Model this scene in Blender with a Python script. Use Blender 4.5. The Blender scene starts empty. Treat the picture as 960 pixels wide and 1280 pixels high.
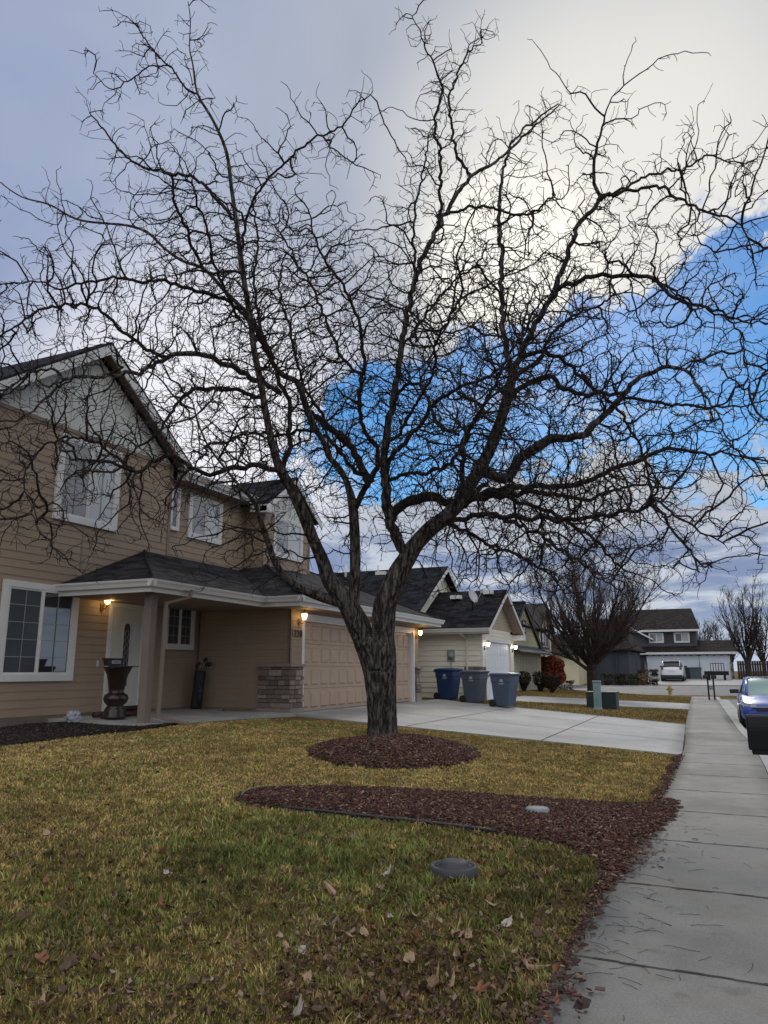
import bpy, math, random
import numpy as np
from mathutils import Vector, Matrix, noise
R = math.radians
random.seed(7); rng = np.random.default_rng(7)
SC = bpy.context.scene
COL = SC.collection

# ------------------------------------------------------------------ camera
F = 930.0; PIT = math.atan(198/930.0)
YAW = math.atan(425/(F*math.cos(PIT)+198*math.sin(PIT))); EYE = 1.5
cam_d = bpy.data.cameras.new('camera'); cam = bpy.data.objects.new('camera', cam_d); COL.objects.link(cam)
cam_d.sensor_fit = 'VERTICAL'; cam_d.sensor_height = 36.0; cam_d.lens = F/1280*36
cam_d.clip_start = 0.05; cam_d.clip_end = 3000
cam.location = (0, 0, EYE); cam.rotation_euler = (R(90)+PIT, 0, YAW)
SC.camera = cam
SC.render.resolution_x = 768; SC.render.resolution_y = 1024
SC.view_settings.view_transform = 'Standard'; SC.view_settings.look = 'None'
SC.view_settings.exposure = 0.14; SC.view_settings.gamma = 1.0
try: SC.view_settings.use_curve_mapping = False
except Exception: pass

FW = np.array([-math.sin(YAW)*math.cos(PIT), math.cos(YAW)*math.cos(PIT), math.sin(PIT)])
RT = np.array([math.cos(YAW), math.sin(YAW), 0.0]); UP = np.cross(RT, FW)
CP = np.array([0, 0, EYE])
def ray(x, y): return FW*F + RT*(x-480) - UP*(y-640)
def atY(x, y, Y): r = ray(x, y); return CP + r*(Y/r[1])
def atX(x, y, X): r = ray(x, y); return CP + r*(X/r[0])
def atD(x, y, D): return CP + ray(x, y)*(D/F)
def sdir(x, y): r = ray(x, y); return r/np.linalg.norm(r)

# ------------------------------------------------------------------ sky and sun
SUN = sdir(700, 300)
sun_el = math.asin(SUN[2]); sun_az = math.atan2(SUN[0], SUN[1])
W = bpy.data.worlds.new('World'); SC.world = W; W.use_nodes = True
def build_world():
    nt = W.node_tree; N = nt.nodes; L = nt.links; N.clear()
    def nd(t, **k):
        n = N.new(t)
        for a, b in k.items(): setattr(n, a, b)
        return n
    def val(sock, v):
        if isinstance(v, (int, float)): sock.default_value = v
        elif isinstance(v, (tuple, list)): sock.default_value = v
        else: L.new(v, sock)
    def mt(op, a, b=0.0, c=None, clamp=False):
        n = nd('ShaderNodeMath', operation=op, use_clamp=clamp)
        val(n.inputs[0], a); val(n.inputs[1], b)
        if c is not None: val(n.inputs[2], c)
        return n.outputs[0]
    def mixc(f, a, b):
        n = nd('ShaderNodeMix', data_type='RGBA'); val(n.inputs[0], f); val(n.inputs[6], a); val(n.inputs[7], b); return n.outputs[2]
    def sstep(x, lo, hi):
        n = nd('ShaderNodeMapRange', interpolation_type='SMOOTHSTEP'); val(n.inputs[0], x)
        n.inputs[1].default_value = lo; n.inputs[2].default_value = hi; return n.outputs[0]
    tc = nd('ShaderNodeTexCoord')
    nrm = nd('ShaderNodeVectorMath', operation='NORMALIZE'); L.new(tc.outputs['Generated'], nrm.inputs[0]); D = nrm.outputs[0]
    sky = nd('ShaderNodeTexSky', sky_type='NISHITA', sun_disc=False)
    sky.sun_elevation = sun_el; sky.sun_rotation = sun_az; sky.altitude = 800; sky.dust_density = 0.3; sky.ozone_density = 2.5
    hs = nd('ShaderNodeHueSaturation'); hs.inputs['Hue'].default_value = 0.497; hs.inputs['Saturation'].default_value = 1.5; hs.inputs['Value'].default_value = 1.0
    L.new(sky.outputs[0], hs.inputs['Color'])
    # cloud sheet laid out on a flat layer overhead
    sx = nd('ShaderNodeSeparateXYZ'); L.new(D, sx.inputs[0])
    zc = mt('ADD', mt('MAXIMUM', sx.outputs[2], 0.0), 0.10)
    cx = mt('DIVIDE', sx.outputs[0], zc); cy = mt('DIVIDE', sx.outputs[1], zc)
    cb = nd('ShaderNodeCombineXYZ'); val(cb.inputs[0], cx); val(cb.inputs[1], cy)
    def nz(scale, detail, rough, vec, off=(0, 0, 0), dist=0.0):
        m = nd('ShaderNodeMapping'); L.new(vec, m.inputs[0]); m.inputs['Location'].default_value = off
        n = nd('ShaderNodeTexNoise'); L.new(m.outputs[0], n.inputs['Vector'])
        n.inputs['Scale'].default_value = scale; n.inputs['Detail'].default_value = detail; n.inputs['Roughness'].default_value = rough; n.inputs['Distortion'].default_value = dist
        return n.outputs[0]
    n1 = nz(1.5, 7, 0.6, cb.outputs[0], (3.1, 1.7, 0), 0.3)
    n2 = nz(7.0, 6, 0.62, D, (0.4, 2.2, 5))
    n3 = nz(2.2, 4, 0.5, D, (5.4, 0.2, 1))
    n6 = nz(3.6, 5, 0.6, D, (7.7, 1.2, 2), .8)
    n5 = nz(1.1, 6, 0.66, cb.outputs[0], (2.2, 8.1, 0), 1.2)
    n4 = nz(22.0, 5, 0.65, D, (1.4, 2.2, 3), .6)
    # openings in the deck: (direction, angular radius in degrees, weight)
    def blob(px, py, deg, w):
        d = sdir(px, py)
        n = nd('ShaderNodeVectorMath', operation='DOT_PRODUCT'); L.new(D, n.inputs[0]); n.inputs[1].default_value = tuple(d)
        return mt('MULTIPLY', sstep(n.outputs['Value'], math.cos(R(deg*1.3)), 1.0), w*.72)
    tot = None
    for b in [(990,250,5.5,.62),(990,350,6,.9),(925,440,7,1.0),(860,480,7,.9),(870,545,7,.8),(770,480,6.5,.75),(700,510,7,.8),(600,535,7,.8),(970,500,7.5,.9),
              (500,580,6.5,.78),(410,640,6,.72),(340,650,4.5,.6),(560,480,5,.40),(740,565,6,.55),(1120,430,11,.9),(450,520,4.5,.5),(640,440,4,.35),
              (1600,500,22,.8),(-500,300,16,.6)]:
        v = blob(*b); tot = v if tot is None else mt('ADD', tot, v)
    tot = mt('MINIMUM', tot, 1.15)
    # low cloud banks closing the openings near the horizon
    el = mt('ARCSINE', sx.outputs[2])
    low = sstep(el, R(17.5), R(12.5))
    bank = mt('MULTIPLY', sstep(n1, .38, .62), sstep(el, R(26), R(15)))
    op = mt('SUBTRACT', mt('SUBTRACT', tot, mt('MULTIPLY', low, 0.75)), mt('MULTIPLY', bank, 0.50))
    gate = sstep(tot, 0.02, 0.35)
    op = mt('ADD', op, mt('MULTIPLY', mt('MULTIPLY', mt('SUBTRACT', n2, 0.5), 3.6), gate))
    op = mt('ADD', op, mt('MULTIPLY', mt('MULTIPLY', mt('SUBTRACT', n6, 0.5), 3.6), gate))
    op = mt('ADD', op, mt('MULTIPLY', mt('MULTIPLY', mt('SUBTRACT', n4, 0.5), 2.2), gate))
    cover = mt('SUBTRACT', 1.0, sstep(op, 0.14, 0.72))
    cover = mt('MAXIMUM', cover, mt('MULTIPLY', sstep(n5, .48, .70), .60))
    # cloud colour: dull violet grey at upper left, warm cream to the right, thin bright sheet around the hidden sun
    side = nd('ShaderNodeVectorMath', operation='DOT_PRODUCT'); L.new(D, side.inputs[0]); side.inputs[1].default_value = tuple(RT)
    base = mixc(sstep(side.outputs['Value'], -0.42, 0.36), (0.27, 0.33, 0.50, 1), (0.44, 0.45, 0.45, 1))
    base = mixc(mt('MULTIPLY', sstep(n3, .35, .7), .38), base, (0.55, 0.59, 0.66, 1))
    base = mixc(mt('MULTIPLY', sstep(n6, .40, .66), .28), base, (0.34, 0.38, 0.48, 1))
    base = mixc(mt('MULTIPLY', sstep(n1, .45, .72), .22), base, (0.28, 0.32, 0.42, 1))
    def glow(px, py, deg, p):
        d = sdir(px, py)
        n = nd('ShaderNodeVectorMath', operation='DOT_PRODUCT'); L.new(D, n.inputs[0]); n.inputs[1].default_value = tuple(d)
        return mt('POWER', sstep(n.outputs['Value'], math.cos(R(deg)), 1.0), p)
    base = mixc(mt('MULTIPLY', glow(760, 265, 21, 1.4), .88), base, (0.82, 0.80, 0.75, 1))
    base = mixc(mt('MULTIPLY', glow(640, 335, 9, 1.3), .9), base, (1.05, 1.02, 0.93, 1))
    base = mixc(mt('MULTIPLY', glow(250, 540, 17, 1.1), .8), base, (0.93, 0.92, 0.95, 1))
    bk = nd('ShaderNodeVectorMath', operation='DOT_PRODUCT'); L.new(D, bk.inputs[0]); bk.inputs[1].default_value = (0.50, -0.75, 0.43)
    base = mixc(sstep(bk.outputs['Value'], 0.05, 0.8), base, (0.95, 0.95, 0.97, 1))  # added brighter patch of unseen sky behind the lens, lifts walls facing it
    # far cloud bases near the horizon: slate blue with pale streaks
    hb = mixc(sstep(n1, .42, .60), (0.17, 0.24, 0.42, 1), (0.55, 0.60, 0.68, 1))
    base = mixc(mt('MULTIPLY', sstep(el, R(13.5), R(8)), .85), base, hb)
    base = mixc(sstep(el, R(5), R(1)), base, (0.46, 0.54, 0.66, 1))
    bg1 = nd('ShaderNodeBackground'); L.new(hs.outputs[0], bg1.inputs[0]); bg1.inputs[1].default_value = 0.098
    bg2 = nd('ShaderNodeBackground'); L.new(base, bg2.inputs[0]); bg2.inputs[1].default_value = 1.0
    mx = nd('ShaderNodeMixShader'); L.new(cover, mx.inputs[0]); L.new(bg1.outputs[0], mx.inputs[1]); L.new(bg2.outputs[0], mx.inputs[2])
    out = nd('ShaderNodeOutputWorld'); L.new(mx.outputs[0], out.inputs[0])
build_world()
sd = bpy.data.lights.new('sun', 'SUN'); sd.energy = 1.0; sd.angle = R(14); sd.color = (1.0, 0.94, 0.84)
so = bpy.data.objects.new('sun', sd); COL.objects.link(so)
so.rotation_euler = Vector(-SUN).to_track_quat('-Z', 'Y').to_euler()

# ------------------------------------------------------------------ materials
MATS = {}
def new_mat(name):
    m = bpy.data.materials.new(name); m.use_nodes = True
    nt = m.node_tree; b = nt.nodes['Principled BSDF']
    return m, nt, b
def NN(nt, t, **k):
    n = nt.nodes.new(t)
    for a, b in k.items(): setattr(n, a, b)
    return n
def noise_node(nt, vec, scale, detail=5, rough=.6, stretch=None):
    if stretch:
        mp = NN(nt, 'ShaderNodeMapping'); nt.links.new(vec, mp.inputs[0]); mp.inputs['Scale'].default_value = stretch; vec = mp.outputs[0]
    n = NN(nt, 'ShaderNodeTexNoise'); nt.links.new(vec, n.inputs['Vector'])
    n.inputs['Scale'].default_value = scale; n.inputs['Detail'].default_value = detail; n.inputs['Roughness'].default_value = rough
    return n.outputs[0]
def ramp(nt, x, stops):
    r = NN(nt, 'ShaderNodeValToRGB'); nt.links.new(x, r.inputs[0]); e = r.color_ramp.elements
    while len(e) < len(stops): e.new(0.5)
    for i, (p, c) in enumerate(stops): e[i].position = p; e[i].color = tuple(c)+(1,) if len(c) == 3 else c
    return r.outputs[0]
def mixn(nt, f, a, b, blend='MIX'):
    n = NN(nt, 'ShaderNodeMix', data_type='RGBA', blend_type=blend)
    for s, v in ((n.inputs[0], f), (n.inputs[6], a), (n.inputs[7], b)):
        if isinstance(v, (int, float)): s.default_value = v
        elif isinstance(v, tuple): s.default_value = v if len(v) == 4 else v+(1,)
        else: nt.links.new(v, s)
    return n.outputs[2]
def bump(nt, b, h, strength=.3, dist=.01):
    n = NN(nt, 'ShaderNodeBump'); n.inputs['Strength'].default_value = strength; n.inputs['Distance'].default_value = dist
    nt.links.new(h, n.inputs['Height']); nt.links.new(n.outputs[0], b.inputs['Normal'])
def plain(name, col, rough=.6, var=.12, scale=6, metal=0, bmp=.15, coat=0, spec=.5, stretch=None):
    """painted or moulded surface: base colour with faint weathering and fine bump"""
    if name in MATS: return MATS[name]
    m, nt, b = new_mat(name)
    tc = NN(nt, 'ShaderNodeTexCoord').outputs['Object']
    n = noise_node(nt, tc, scale, 6, .65, stretch)
    d = tuple(c*(1-var) for c in col); l = tuple(min(1, c*(1+var)) for c in col)
    nt.links.new(ramp(nt, n, [(.3, d), (.7, l)]), b.inputs['Base Color'])
    b.inputs['Roughness'].default_value = rough; b.inputs['Metallic'].default_value = metal
    b.inputs['Specular IOR Level'].default_value = spec
    if coat: b.inputs['Coat Weight'].default_value = coat; b.inputs['Coat Roughness'].default_value = .05
    if bmp: bump(nt, b, noise_node(nt, tc, scale*12, 3, .6, stretch), bmp, .002)
    MATS[name] = m; return m
def island(name, stops, rough=.8, spec=.3, patch=None, bmp=0, trans=False):
    """colour picked per loose piece (a stone, a chip, a leaf, a blade)"""
    if name in MATS: return MATS[name]
    m, nt, b = new_mat(name)
    g = NN(nt, 'ShaderNodeNewGeometry').outputs['Random Per Island']
    c = ramp(nt, g, stops)
    tc = NN(nt, 'ShaderNodeTexCoord').outputs['Object']
    if patch:
        n = noise_node(nt, tc, patch[0], 4, .6)
        rr = ramp(nt, n, [(patch[2], (0, 0, 0)), (patch[3], (1, 1, 1))])
        c = mixn(nt, rr, c, ramp(nt, g, patch[1]))
    c = mixn(nt, .35, c, mixn(nt, 1.0, c, ramp(nt, noise_node(nt, tc, 30, 3), [(.3, (.45, .45, .45)), (.7, (1.5, 1.5, 1.5))]), 'MULTIPLY'))
    nt.links.new(c, b.inputs['Base Color']); b.inputs['Roughness'].default_value = rough; b.inputs['Specular IOR Level'].default_value = spec
    if bmp: bump(nt, b, noise_node(nt, tc, 40, 4), bmp, .01)
    MATS[name] = m; return m
def siding_mat(name, col):
    m, nt, b = new_mat(name); uv = NN(nt, 'ShaderNodeUVMap').outputs[0]
    g = noise_node(nt, uv, 3.0, 6, .7, (1.0, 18.0, 1)); p = noise_node(nt, uv, .55, 5, .6)
    c = ramp(nt, p, [(.3, tuple(x*.88 for x in col)), (.7, tuple(x*1.10 for x in col))])
    c = mixn(nt, .5, c, mixn(nt, 1.0, c, ramp(nt, g, [(.3, (.86, .86, .86)), (.7, (1.1, 1.1, 1.1))]), 'MULTIPLY'))
    # splashed dirt and streaks
    s = noise_node(nt, uv, 1.6, 5, .7, (3.0, .25, 1))
    c = mixn(nt, ramp(nt, s, [(.56, (0, 0, 0)), (.8, (.35, .35, .35))]), c, tuple(x*.62 for x in col))
    nt.links.new(c, b.inputs['Base Color']); b.inputs['Roughness'].default_value = .62; b.inputs['Specular IOR Level'].default_value = .3
    bump(nt, b, g, .25, .003); MATS[name] = m; return m
def shingle_mat(name, col, w=.30, h=.14):
    m, nt, b = new_mat(name); uv = NN(nt, 'ShaderNodeUVMap').outputs[0]
    br = NN(nt, 'ShaderNodeTexBrick'); nt.links.new(uv, br.inputs['Vector'])
    br.offset = .37; br.offset_frequency = 1
    br.inputs['Scale'].default_value = 1; br.inputs['Brick Width'].default_value = w; br.inputs['Row Height'].default_value = h
    br.inputs['Mortar Size'].default_value = .008; br.inputs['Mortar Smooth'].default_value = .3; br.inputs['Bias'].default_value = 0
    br.inputs['Color1'].default_value = tuple(x*.45 for x in col)+(1,); br.inputs['Color2'].default_value = tuple(x*1.9 for x in col)+(1,)
    br.inputs['Mortar'].default_value = tuple(x*.25 for x in col)+(1,)
    gr = noise_node(nt, uv, 130, 2, .6); pt = noise_node(nt, uv, .7, 4, .6)
    c = mixn(nt, .55, br.outputs['Color'], mixn(nt, 1.0, br.outputs['Color'], ramp(nt, gr, [(.3, (.5, .5, .5)), (.75, (1.7, 1.7, 1.7))]), 'MULTIPLY'))
    c = mixn(nt, .6, c, mixn(nt, 1.0, c, ramp(nt, pt, [(.3, (.7, .7, .7)), (.7, (1.3, 1.3, 1.3))]), 'MULTIPLY'))
    nt.links.new(c, b.inputs['Base Color']); b.inputs['Roughness'].default_value = .95; b.inputs['Specular IOR Level'].default_value = .08
    # each course lifts toward its lower edge
    sp = NN(nt, 'ShaderNodeSeparateXYZ'); nt.links.new(uv, sp.inputs[0])
    dv = NN(nt, 'ShaderNodeMath', operation='DIVIDE'); nt.links.new(sp.outputs[1], dv.inputs[0]); dv.inputs[1].default_value = h
    fr = NN(nt, 'ShaderNodeMath', operation='FRACT'); nt.links.new(dv.outputs[0], fr.inputs[0])
    iv = NN(nt, 'ShaderNodeMath', operation='SUBTRACT'); iv.inputs[0].default_value = 1; nt.links.new(fr.outputs[0], iv.inputs[1])
    ad = NN(nt, 'ShaderNodeMath', operation='MULTIPLY_ADD'); nt.links.new(gr, ad.inputs[0]); ad.inputs[1].default_value = .35; nt.links.new(iv.outputs[0], ad.inputs[2])
    bump(nt, b, ad.outputs[0], .7, .012); MATS[name] = m; return m
def concrete_mat(name, col, dark=.50, streak=(1, 1, 1)):
    m, nt, b = new_mat(name); tc = NN(nt, 'ShaderNodeTexCoord').outputs['Object']
    big = noise_node(nt, tc, .45, 6, .62); mid = noise_node(nt, tc, 2.6, 7, .7, streak); fine = noise_node(nt, tc, 70, 4, .7)
    c = ramp(nt, big, [(.28, tuple(x*dark for x in col)), (.5, tuple(x*.85 for x in col)), (.75, tuple(x*1.12 for x in col))])
    c = mixn(nt, .8, c, mixn(nt, 1.0, c, ramp(nt, mid, [(.3, (.66, .66, .66)), (.52, (1, 1, 1)), (.75, (1.16, 1.16, 1.16))]), 'MULTIPLY'))
    c = mixn(nt, .7, c, mixn(nt, 1.0, c, ramp(nt, fine, [(.3, (.7, .7, .7)), (.7, (1.22, 1.22, 1.22))]), 'MULTIPLY'))
    spot = noise_node(nt, tc, 7.5, 3, .55); rust = noise_node(nt, tc, 1.15, 5, .7); vor = NN(nt, 'ShaderNodeTexVoronoi', feature='DISTANCE_TO_EDGE'); nt.links.new(tc, vor.inputs['Vector']); vor.inputs['Scale'].default_value = .55; vor.inputs['Randomness'].default_value = 1
    c = mixn(nt, ramp(nt, spot, [(.60, (0, 0, 0)), (.72, (.55, .55, .55))]), c, tuple(x*.50 for x in col))
    c = mixn(nt, ramp(nt, rust, [(.52, (0, 0, 0)), (.74, (.5, .5, .5))]), c, (col[0]*.78, col[1]*.64, col[2]*.48))
    gr2 = noise_node(nt, tc, 260, 2, .5); c = mixn(nt, .5, c, mixn(nt, 1.0, c, ramp(nt, gr2, [(.35, (.55, .55, .55)), (.65, (1.4, 1.4, 1.4))]), 'MULTIPLY'))
    nt.links.new(c, b.inputs['Base Color'])
    nt.links.new(ramp(nt, mid, [(.3, (.62, .62, .62)), (.7, (.9, .9, .9))]), b.inputs['Roughness']); b.inputs['Specular IOR Level'].default_value = .4
    bump(nt, b, fine, .35, .004); MATS[name] = m; return m
def glass_mat(name, tint=(.03, .035, .045), rough=.04):
    m, nt, b = new_mat(name); uv = NN(nt, 'ShaderNodeUVMap').outputs[0]
    n = noise_node(nt, uv, .9, 3, .5)
    b.inputs['Base Color'].default_value = tint+(1,); b.inputs['Roughness'].default_value = rough; b.inputs['IOR'].default_value = 1.6
    b.inputs['Specular IOR Level'].default_value = .9; b.inputs['Coat Weight'].default_value = .8; b.inputs['Coat IOR'].default_value = 1.7; b.inputs['Coat Roughness'].default_value = .02
    bump(nt, b, n, .05, .06); MATS[name] = m; return m
def lamp_mat(name, col, e):
    m, nt, b = new_mat(name); b.inputs['Base Color'].default_value = (.9, .85, .75, 1)
    b.inputs['Emission Color'].default_value = col+(1,); b.inputs['Emission Strength'].default_value = e; MATS[name] = m; return m

tan = siding_mat('tan_siding', (.35, .268, .198)); tan_trim = plain('taupe_trim', (.25, .185, .14), .6)
white = plain('white_paint', (.70, .70, .69), .45, .05, 3); board = plain('pale_board', (.62, .64, .61), .55, .08, 2)
soff = plain('soffit_taupe', (.24, .185, .15), .7); cream = siding_mat('cream_siding', (.76, .74, .62)); cream_t = plain('cream_trim', (.68, .66, .57), .5, .06)
yel = siding_mat('yellow_siding', (.62, .57, .38)); dkbrown = plain('dark_brown_trim', (.045, .035, .03), .6)
blueg = siding_mat('blue_grey_siding', (.045, .055, .075)); slate = siding_mat('slate_siding', (.075, .085, .105))
shing = shingle_mat('charcoal_shingle', (.026, .026, .031)); shing2 = shingle_mat('dark_shingle', (.020, .020, .024)); shing3 = shingle_mat('brown_shingle', (.026, .021, .021))
conc = concrete_mat('weathered_concrete', (.285, .275, .25), .50, (1, 1, 1)); drivec = concrete_mat('driveway_concrete', (.43, .432, .43), .60, (.5, 2.2, 1)); curbc = concrete_mat('curb_concrete', (.40, .40, .385), .6)
found = concrete_mat('foundation_concrete', (.22, .19, .16), .7); asph = concrete_mat('asphalt', (.17, .17, .18), .7)
glass = glass_mat('window_glass'); glass_b = glass_mat('blind_glass', (.16, .17, .18)); glass_v = glass_mat('bright_blind_glass', (.42, .46, .48), .12)
screen = plain('insect_screen', (.060, .068, .078), .35, .25, 1.2, bmp=0, spec=.35)
black = plain('black_plastic', (.018, .018, .02), .45); iron = plain('black_metal', (.02, .02, .022), .35, metal=.6)
gdoor = plain('tan_garage_door', (.47, .35, .26), .5, .05, 2, bmp=.05); doorw = plain('door_white', (.58, .58, .54), .4, .04, 2)
joint = plain('joint_dirt', (.05, .045, .04), .95)
brass = plain('aged_brass', (.30, .17, .06), .35, metal=.8)
stone = island('ledge_stone', [(0, (.12, .085, .075)), (.3, (.23, .19, .16)), (.55, (.14, .115, .105)), (.75, (.34, .29, .25)), (1, (.20, .15, .13))], .85, bmp=.8)
grout = plain('stone_grout', (.07, .06, .055), .95)

# ------------------------------------------------------------------ mesh builder
def wloc(o):
    v = Vector((0, 0, 0))
    while o is not None: v += o.location; o = o.parent
    return v
class MB:
    def __init__(s): s.v = []; s.f = []; s.sm = []
    def face(s, pts, sm=False):
        i = len(s.v); s.v += [tuple(p) for p in pts]; s.f.append(tuple(range(i, i+len(pts)))); s.sm.append(sm); return s
    def box(s, x0, x1, y0, y1, z0, z1):
        return s.hexa([(x0,y0,z0),(x1,y0,z0),(x1,y1,z0),(x0,y1,z0),(x0,y0,z1),(x1,y0,z1),(x1,y1,z1),(x0,y1,z1)])
    def hexa(s, p):
        i = len(s.v); s.v += [tuple(q) for q in p]
        for f in ((0,3,2,1),(4,5,6,7),(0,1,5,4),(1,2,6,5),(2,3,7,6),(3,0,4,7)): s.f.append(tuple(i+k for k in f)); s.sm.append(False)
        return s
    def prism(s, poly, d):
        """poly: 3D points in one plane, extruded by vector d"""
        i = len(s.v); n = len(poly); s.v += [tuple(p) for p in poly]+[(p[0]+d[0], p[1]+d[1], p[2]+d[2]) for p in poly]
        s.f.append(tuple(range(i, i+n))[::-1]); s.f.append(tuple(range(i+n, i+2*n))); s.sm += [False]*2
        for k in range(n): s.f.append((i+k, i+(k+1) % n, i+n+(k+1) % n, i+n+k)); s.sm.append(False)
        return s
    def tube(s, pts, rad, n=8, cap=True, sm=True):
        pts = [Vector(p) for p in pts]; rad = [rad]*len(pts) if isinstance(rad, (int, float)) else rad
        i0 = len(s.v); t = (pts[1]-pts[0]).normalized(); a = t.orthogonal().normalized()
        for k, p in enumerate(pts):
            if k == 0: t = pts[1]-pts[0]
            elif k == len(pts)-1: t = pts[k]-pts[k-1]
            else: t = pts[k+1]-pts[k-1]
            t.normalize(); a = (a - t*a.dot(t)).normalized(); b = t.cross(a)
            for j in range(n):
                an = 2*math.pi*j/n; q = p+(a*math.cos(an)+b*math.sin(an))*rad[k]; s.v.append(tuple(q))
        for k in range(len(pts)-1):
            for j in range(n):
                j2 = (j+1) % n; s.f.append((i0+k*n+j, i0+k*n+j2, i0+(k+1)*n+j2, i0+(k+1)*n+j)); s.sm.append(sm)
        if cap:
            s.f.append(tuple(i0+j for j in range(n))[::-1]); e = i0+(len(pts)-1)*n; s.f.append(tuple(e+j for j in range(n))); s.sm += [False]*2
        return s
    def lathe(s, c, prof, n=20, sm=True):
        i0 = len(s.v)
        for r, z in prof:
            for j in range(n): an = 2*math.pi*j/n; s.v.append((c[0]+r*math.cos(an), c[1]+r*math.sin(an), c[2]+z))
        for k in range(len(prof)-1):
            for j in range(n): j2 = (j+1) % n; s.f.append((i0+k*n+j, i0+k*n+j2, i0+(k+1)*n+j2, i0+(k+1)*n+j)); s.sm.append(sm)
        s.f.append(tuple(i0+j for j in range(n))[::-1]); e = i0+(len(prof)-1)*n; s.f.append(tuple(e+j for j in range(n))); s.sm += [False]*2
        return s
    def loft(s, rings, sm=True, closed=True, caps=True):
        i0 = len(s.v); n = len(rings[0])
        for r in rings: s.v += [tuple(p) for p in r]
        for k in range(len(rings)-1):
            for j in range(n if closed else n-1): j2 = (j+1) % n; s.f.append((i0+k*n+j, i0+k*n+j2, i0+(k+1)*n+j2, i0+(k+1)*n+j)); s.sm.append(sm)
        if caps and closed:
            s.f.append(tuple(i0+j for j in range(n))[::-1]); e = i0+(len(rings)-1)*n; s.f.append(tuple(e+j for j in range(n))); s.sm += [sm]*2
        return s
    def build(s, name, mat, parent=None, bevel=0, sub=0, xf=None):
        me = bpy.data.meshes.new(name); off = wloc(parent) if parent is not None else Vector((0, 0, 0))
        vs = [(x-off.x, y-off.y, z-off.z) for x, y, z in s.v] if xf is None else s.v
        me.from_pydata(vs, [], s.f); me.polygons.foreach_set('use_smooth', s.sm)
        auto_uv(me); me.materials.append(mat); me.update()
        o = bpy.data.objects.new(name, me); COL.objects.link(o)
        if parent is not None: o.parent = parent
        if bevel:
            b = o.modifiers.new('bevel', 'BEVEL'); b.width = bevel; b.segments = 2; b.limit_method = 'ANGLE'; b.angle_limit = R(40)
        if sub: q = o.modifiers.new('sub', 'SUBSURF'); q.levels = sub; q.render_levels = sub
        return o
def auto_uv(me):
    """metre-true UVs: u runs level in the face's plane, v up its slope"""
    uvl = me.uv_layers.new(name='UVMap'); n = len(me.loops); co = np.empty(len(me.vertices)*3, 'f'); me.vertices.foreach_get('co', co); co = co.reshape(-1, 3)
    li = np.empty(n, 'i'); me.loops.foreach_get('vertex_index', li)
    P = len(me.polygons); nr = np.empty(P*3, 'f'); me.polygons.foreach_get('normal', nr); nr = nr.reshape(-1, 3)
    lt = np.empty(P, 'i'); me.polygons.foreach_get('loop_total', lt); pn = np.repeat(nr, lt, axis=0)
    u = np.cross(np.array([0, 0, 1.]), pn); ln = np.linalg.norm(u, axis=1); flat = ln < .05; u[flat] = (1, 0, 0); ln[flat] = 1; u /= ln[:, None]
    v = np.cross(pn, u); c = co[li]
    uv = np.stack([(c*u).sum(1), (c*v).sum(1)], 1).astype('f'); uvl.data.foreach_set('uv', uv.ravel())
def np_mesh(name, V, Fq, mat, parent=None, tris=False, smooth=False, origin=None):
    """fast mesh from numpy arrays; Fq is (n,4) or (n,3)"""
    k = Fq.shape[1]; me = bpy.data.meshes.new(name); off = np.array(wloc(parent)) if parent is not None else np.zeros(3)
    me.vertices.add(len(V)); me.vertices.foreach_set('co', (V-off).astype('f').ravel())
    me.loops.add(Fq.size); me.loops.foreach_set('vertex_index', Fq.astype('i').ravel())
    me.polygons.add(len(Fq)); me.polygons.foreach_set('loop_start', np.arange(0, Fq.size, k, dtype='i'))
    me.polygons.foreach_set('use_smooth', np.full(len(Fq), smooth)); me.update(calc_edges=True)
    me.materials.append(mat); o = bpy.data.objects.new(name, me); COL.objects.link(o)
    if parent is not None: o.parent = parent
    return o
def tag(o, label=None, cat=None, group=None, kind=None):
    if label: o['label'] = label
    if cat: o['category'] = cat
    if group: o['group'] = group
    if kind: o['kind'] = kind
    return o
def thing(name, loc, label, cat, group=None, rz=0):
    o = bpy.data.objects.new(name, None); COL.objects.link(o); o.location = loc; o.rotation_euler[2] = rz; o.empty_display_size = .3
    return tag(o, label, cat, group)
def copy_tree(o, parent=None):
    c = o.copy(); COL.objects.link(c)
    if parent is not None: c.parent = parent
    for ch in list(o.children): copy_tree(ch, c)
    return c
def text_mesh(txt, size, depth=.004):
    cu = bpy.data.curves.new('t', 'FONT'); cu.body = txt; cu.size = size; cu.extrude = depth; cu.offset = .0025; cu.space_character = 1.12; cu.align_x = 'CENTER'; cu.align_y = 'CENTER'
    o = bpy.data.objects.new('t', cu); COL.objects.link(o); dg = bpy.context.evaluated_depsgraph_get()
    me = bpy.data.meshes.new_from_object(o.evaluated_get(dg)); bpy.data.objects.remove(o); bpy.data.curves.remove(cu); return me

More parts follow.
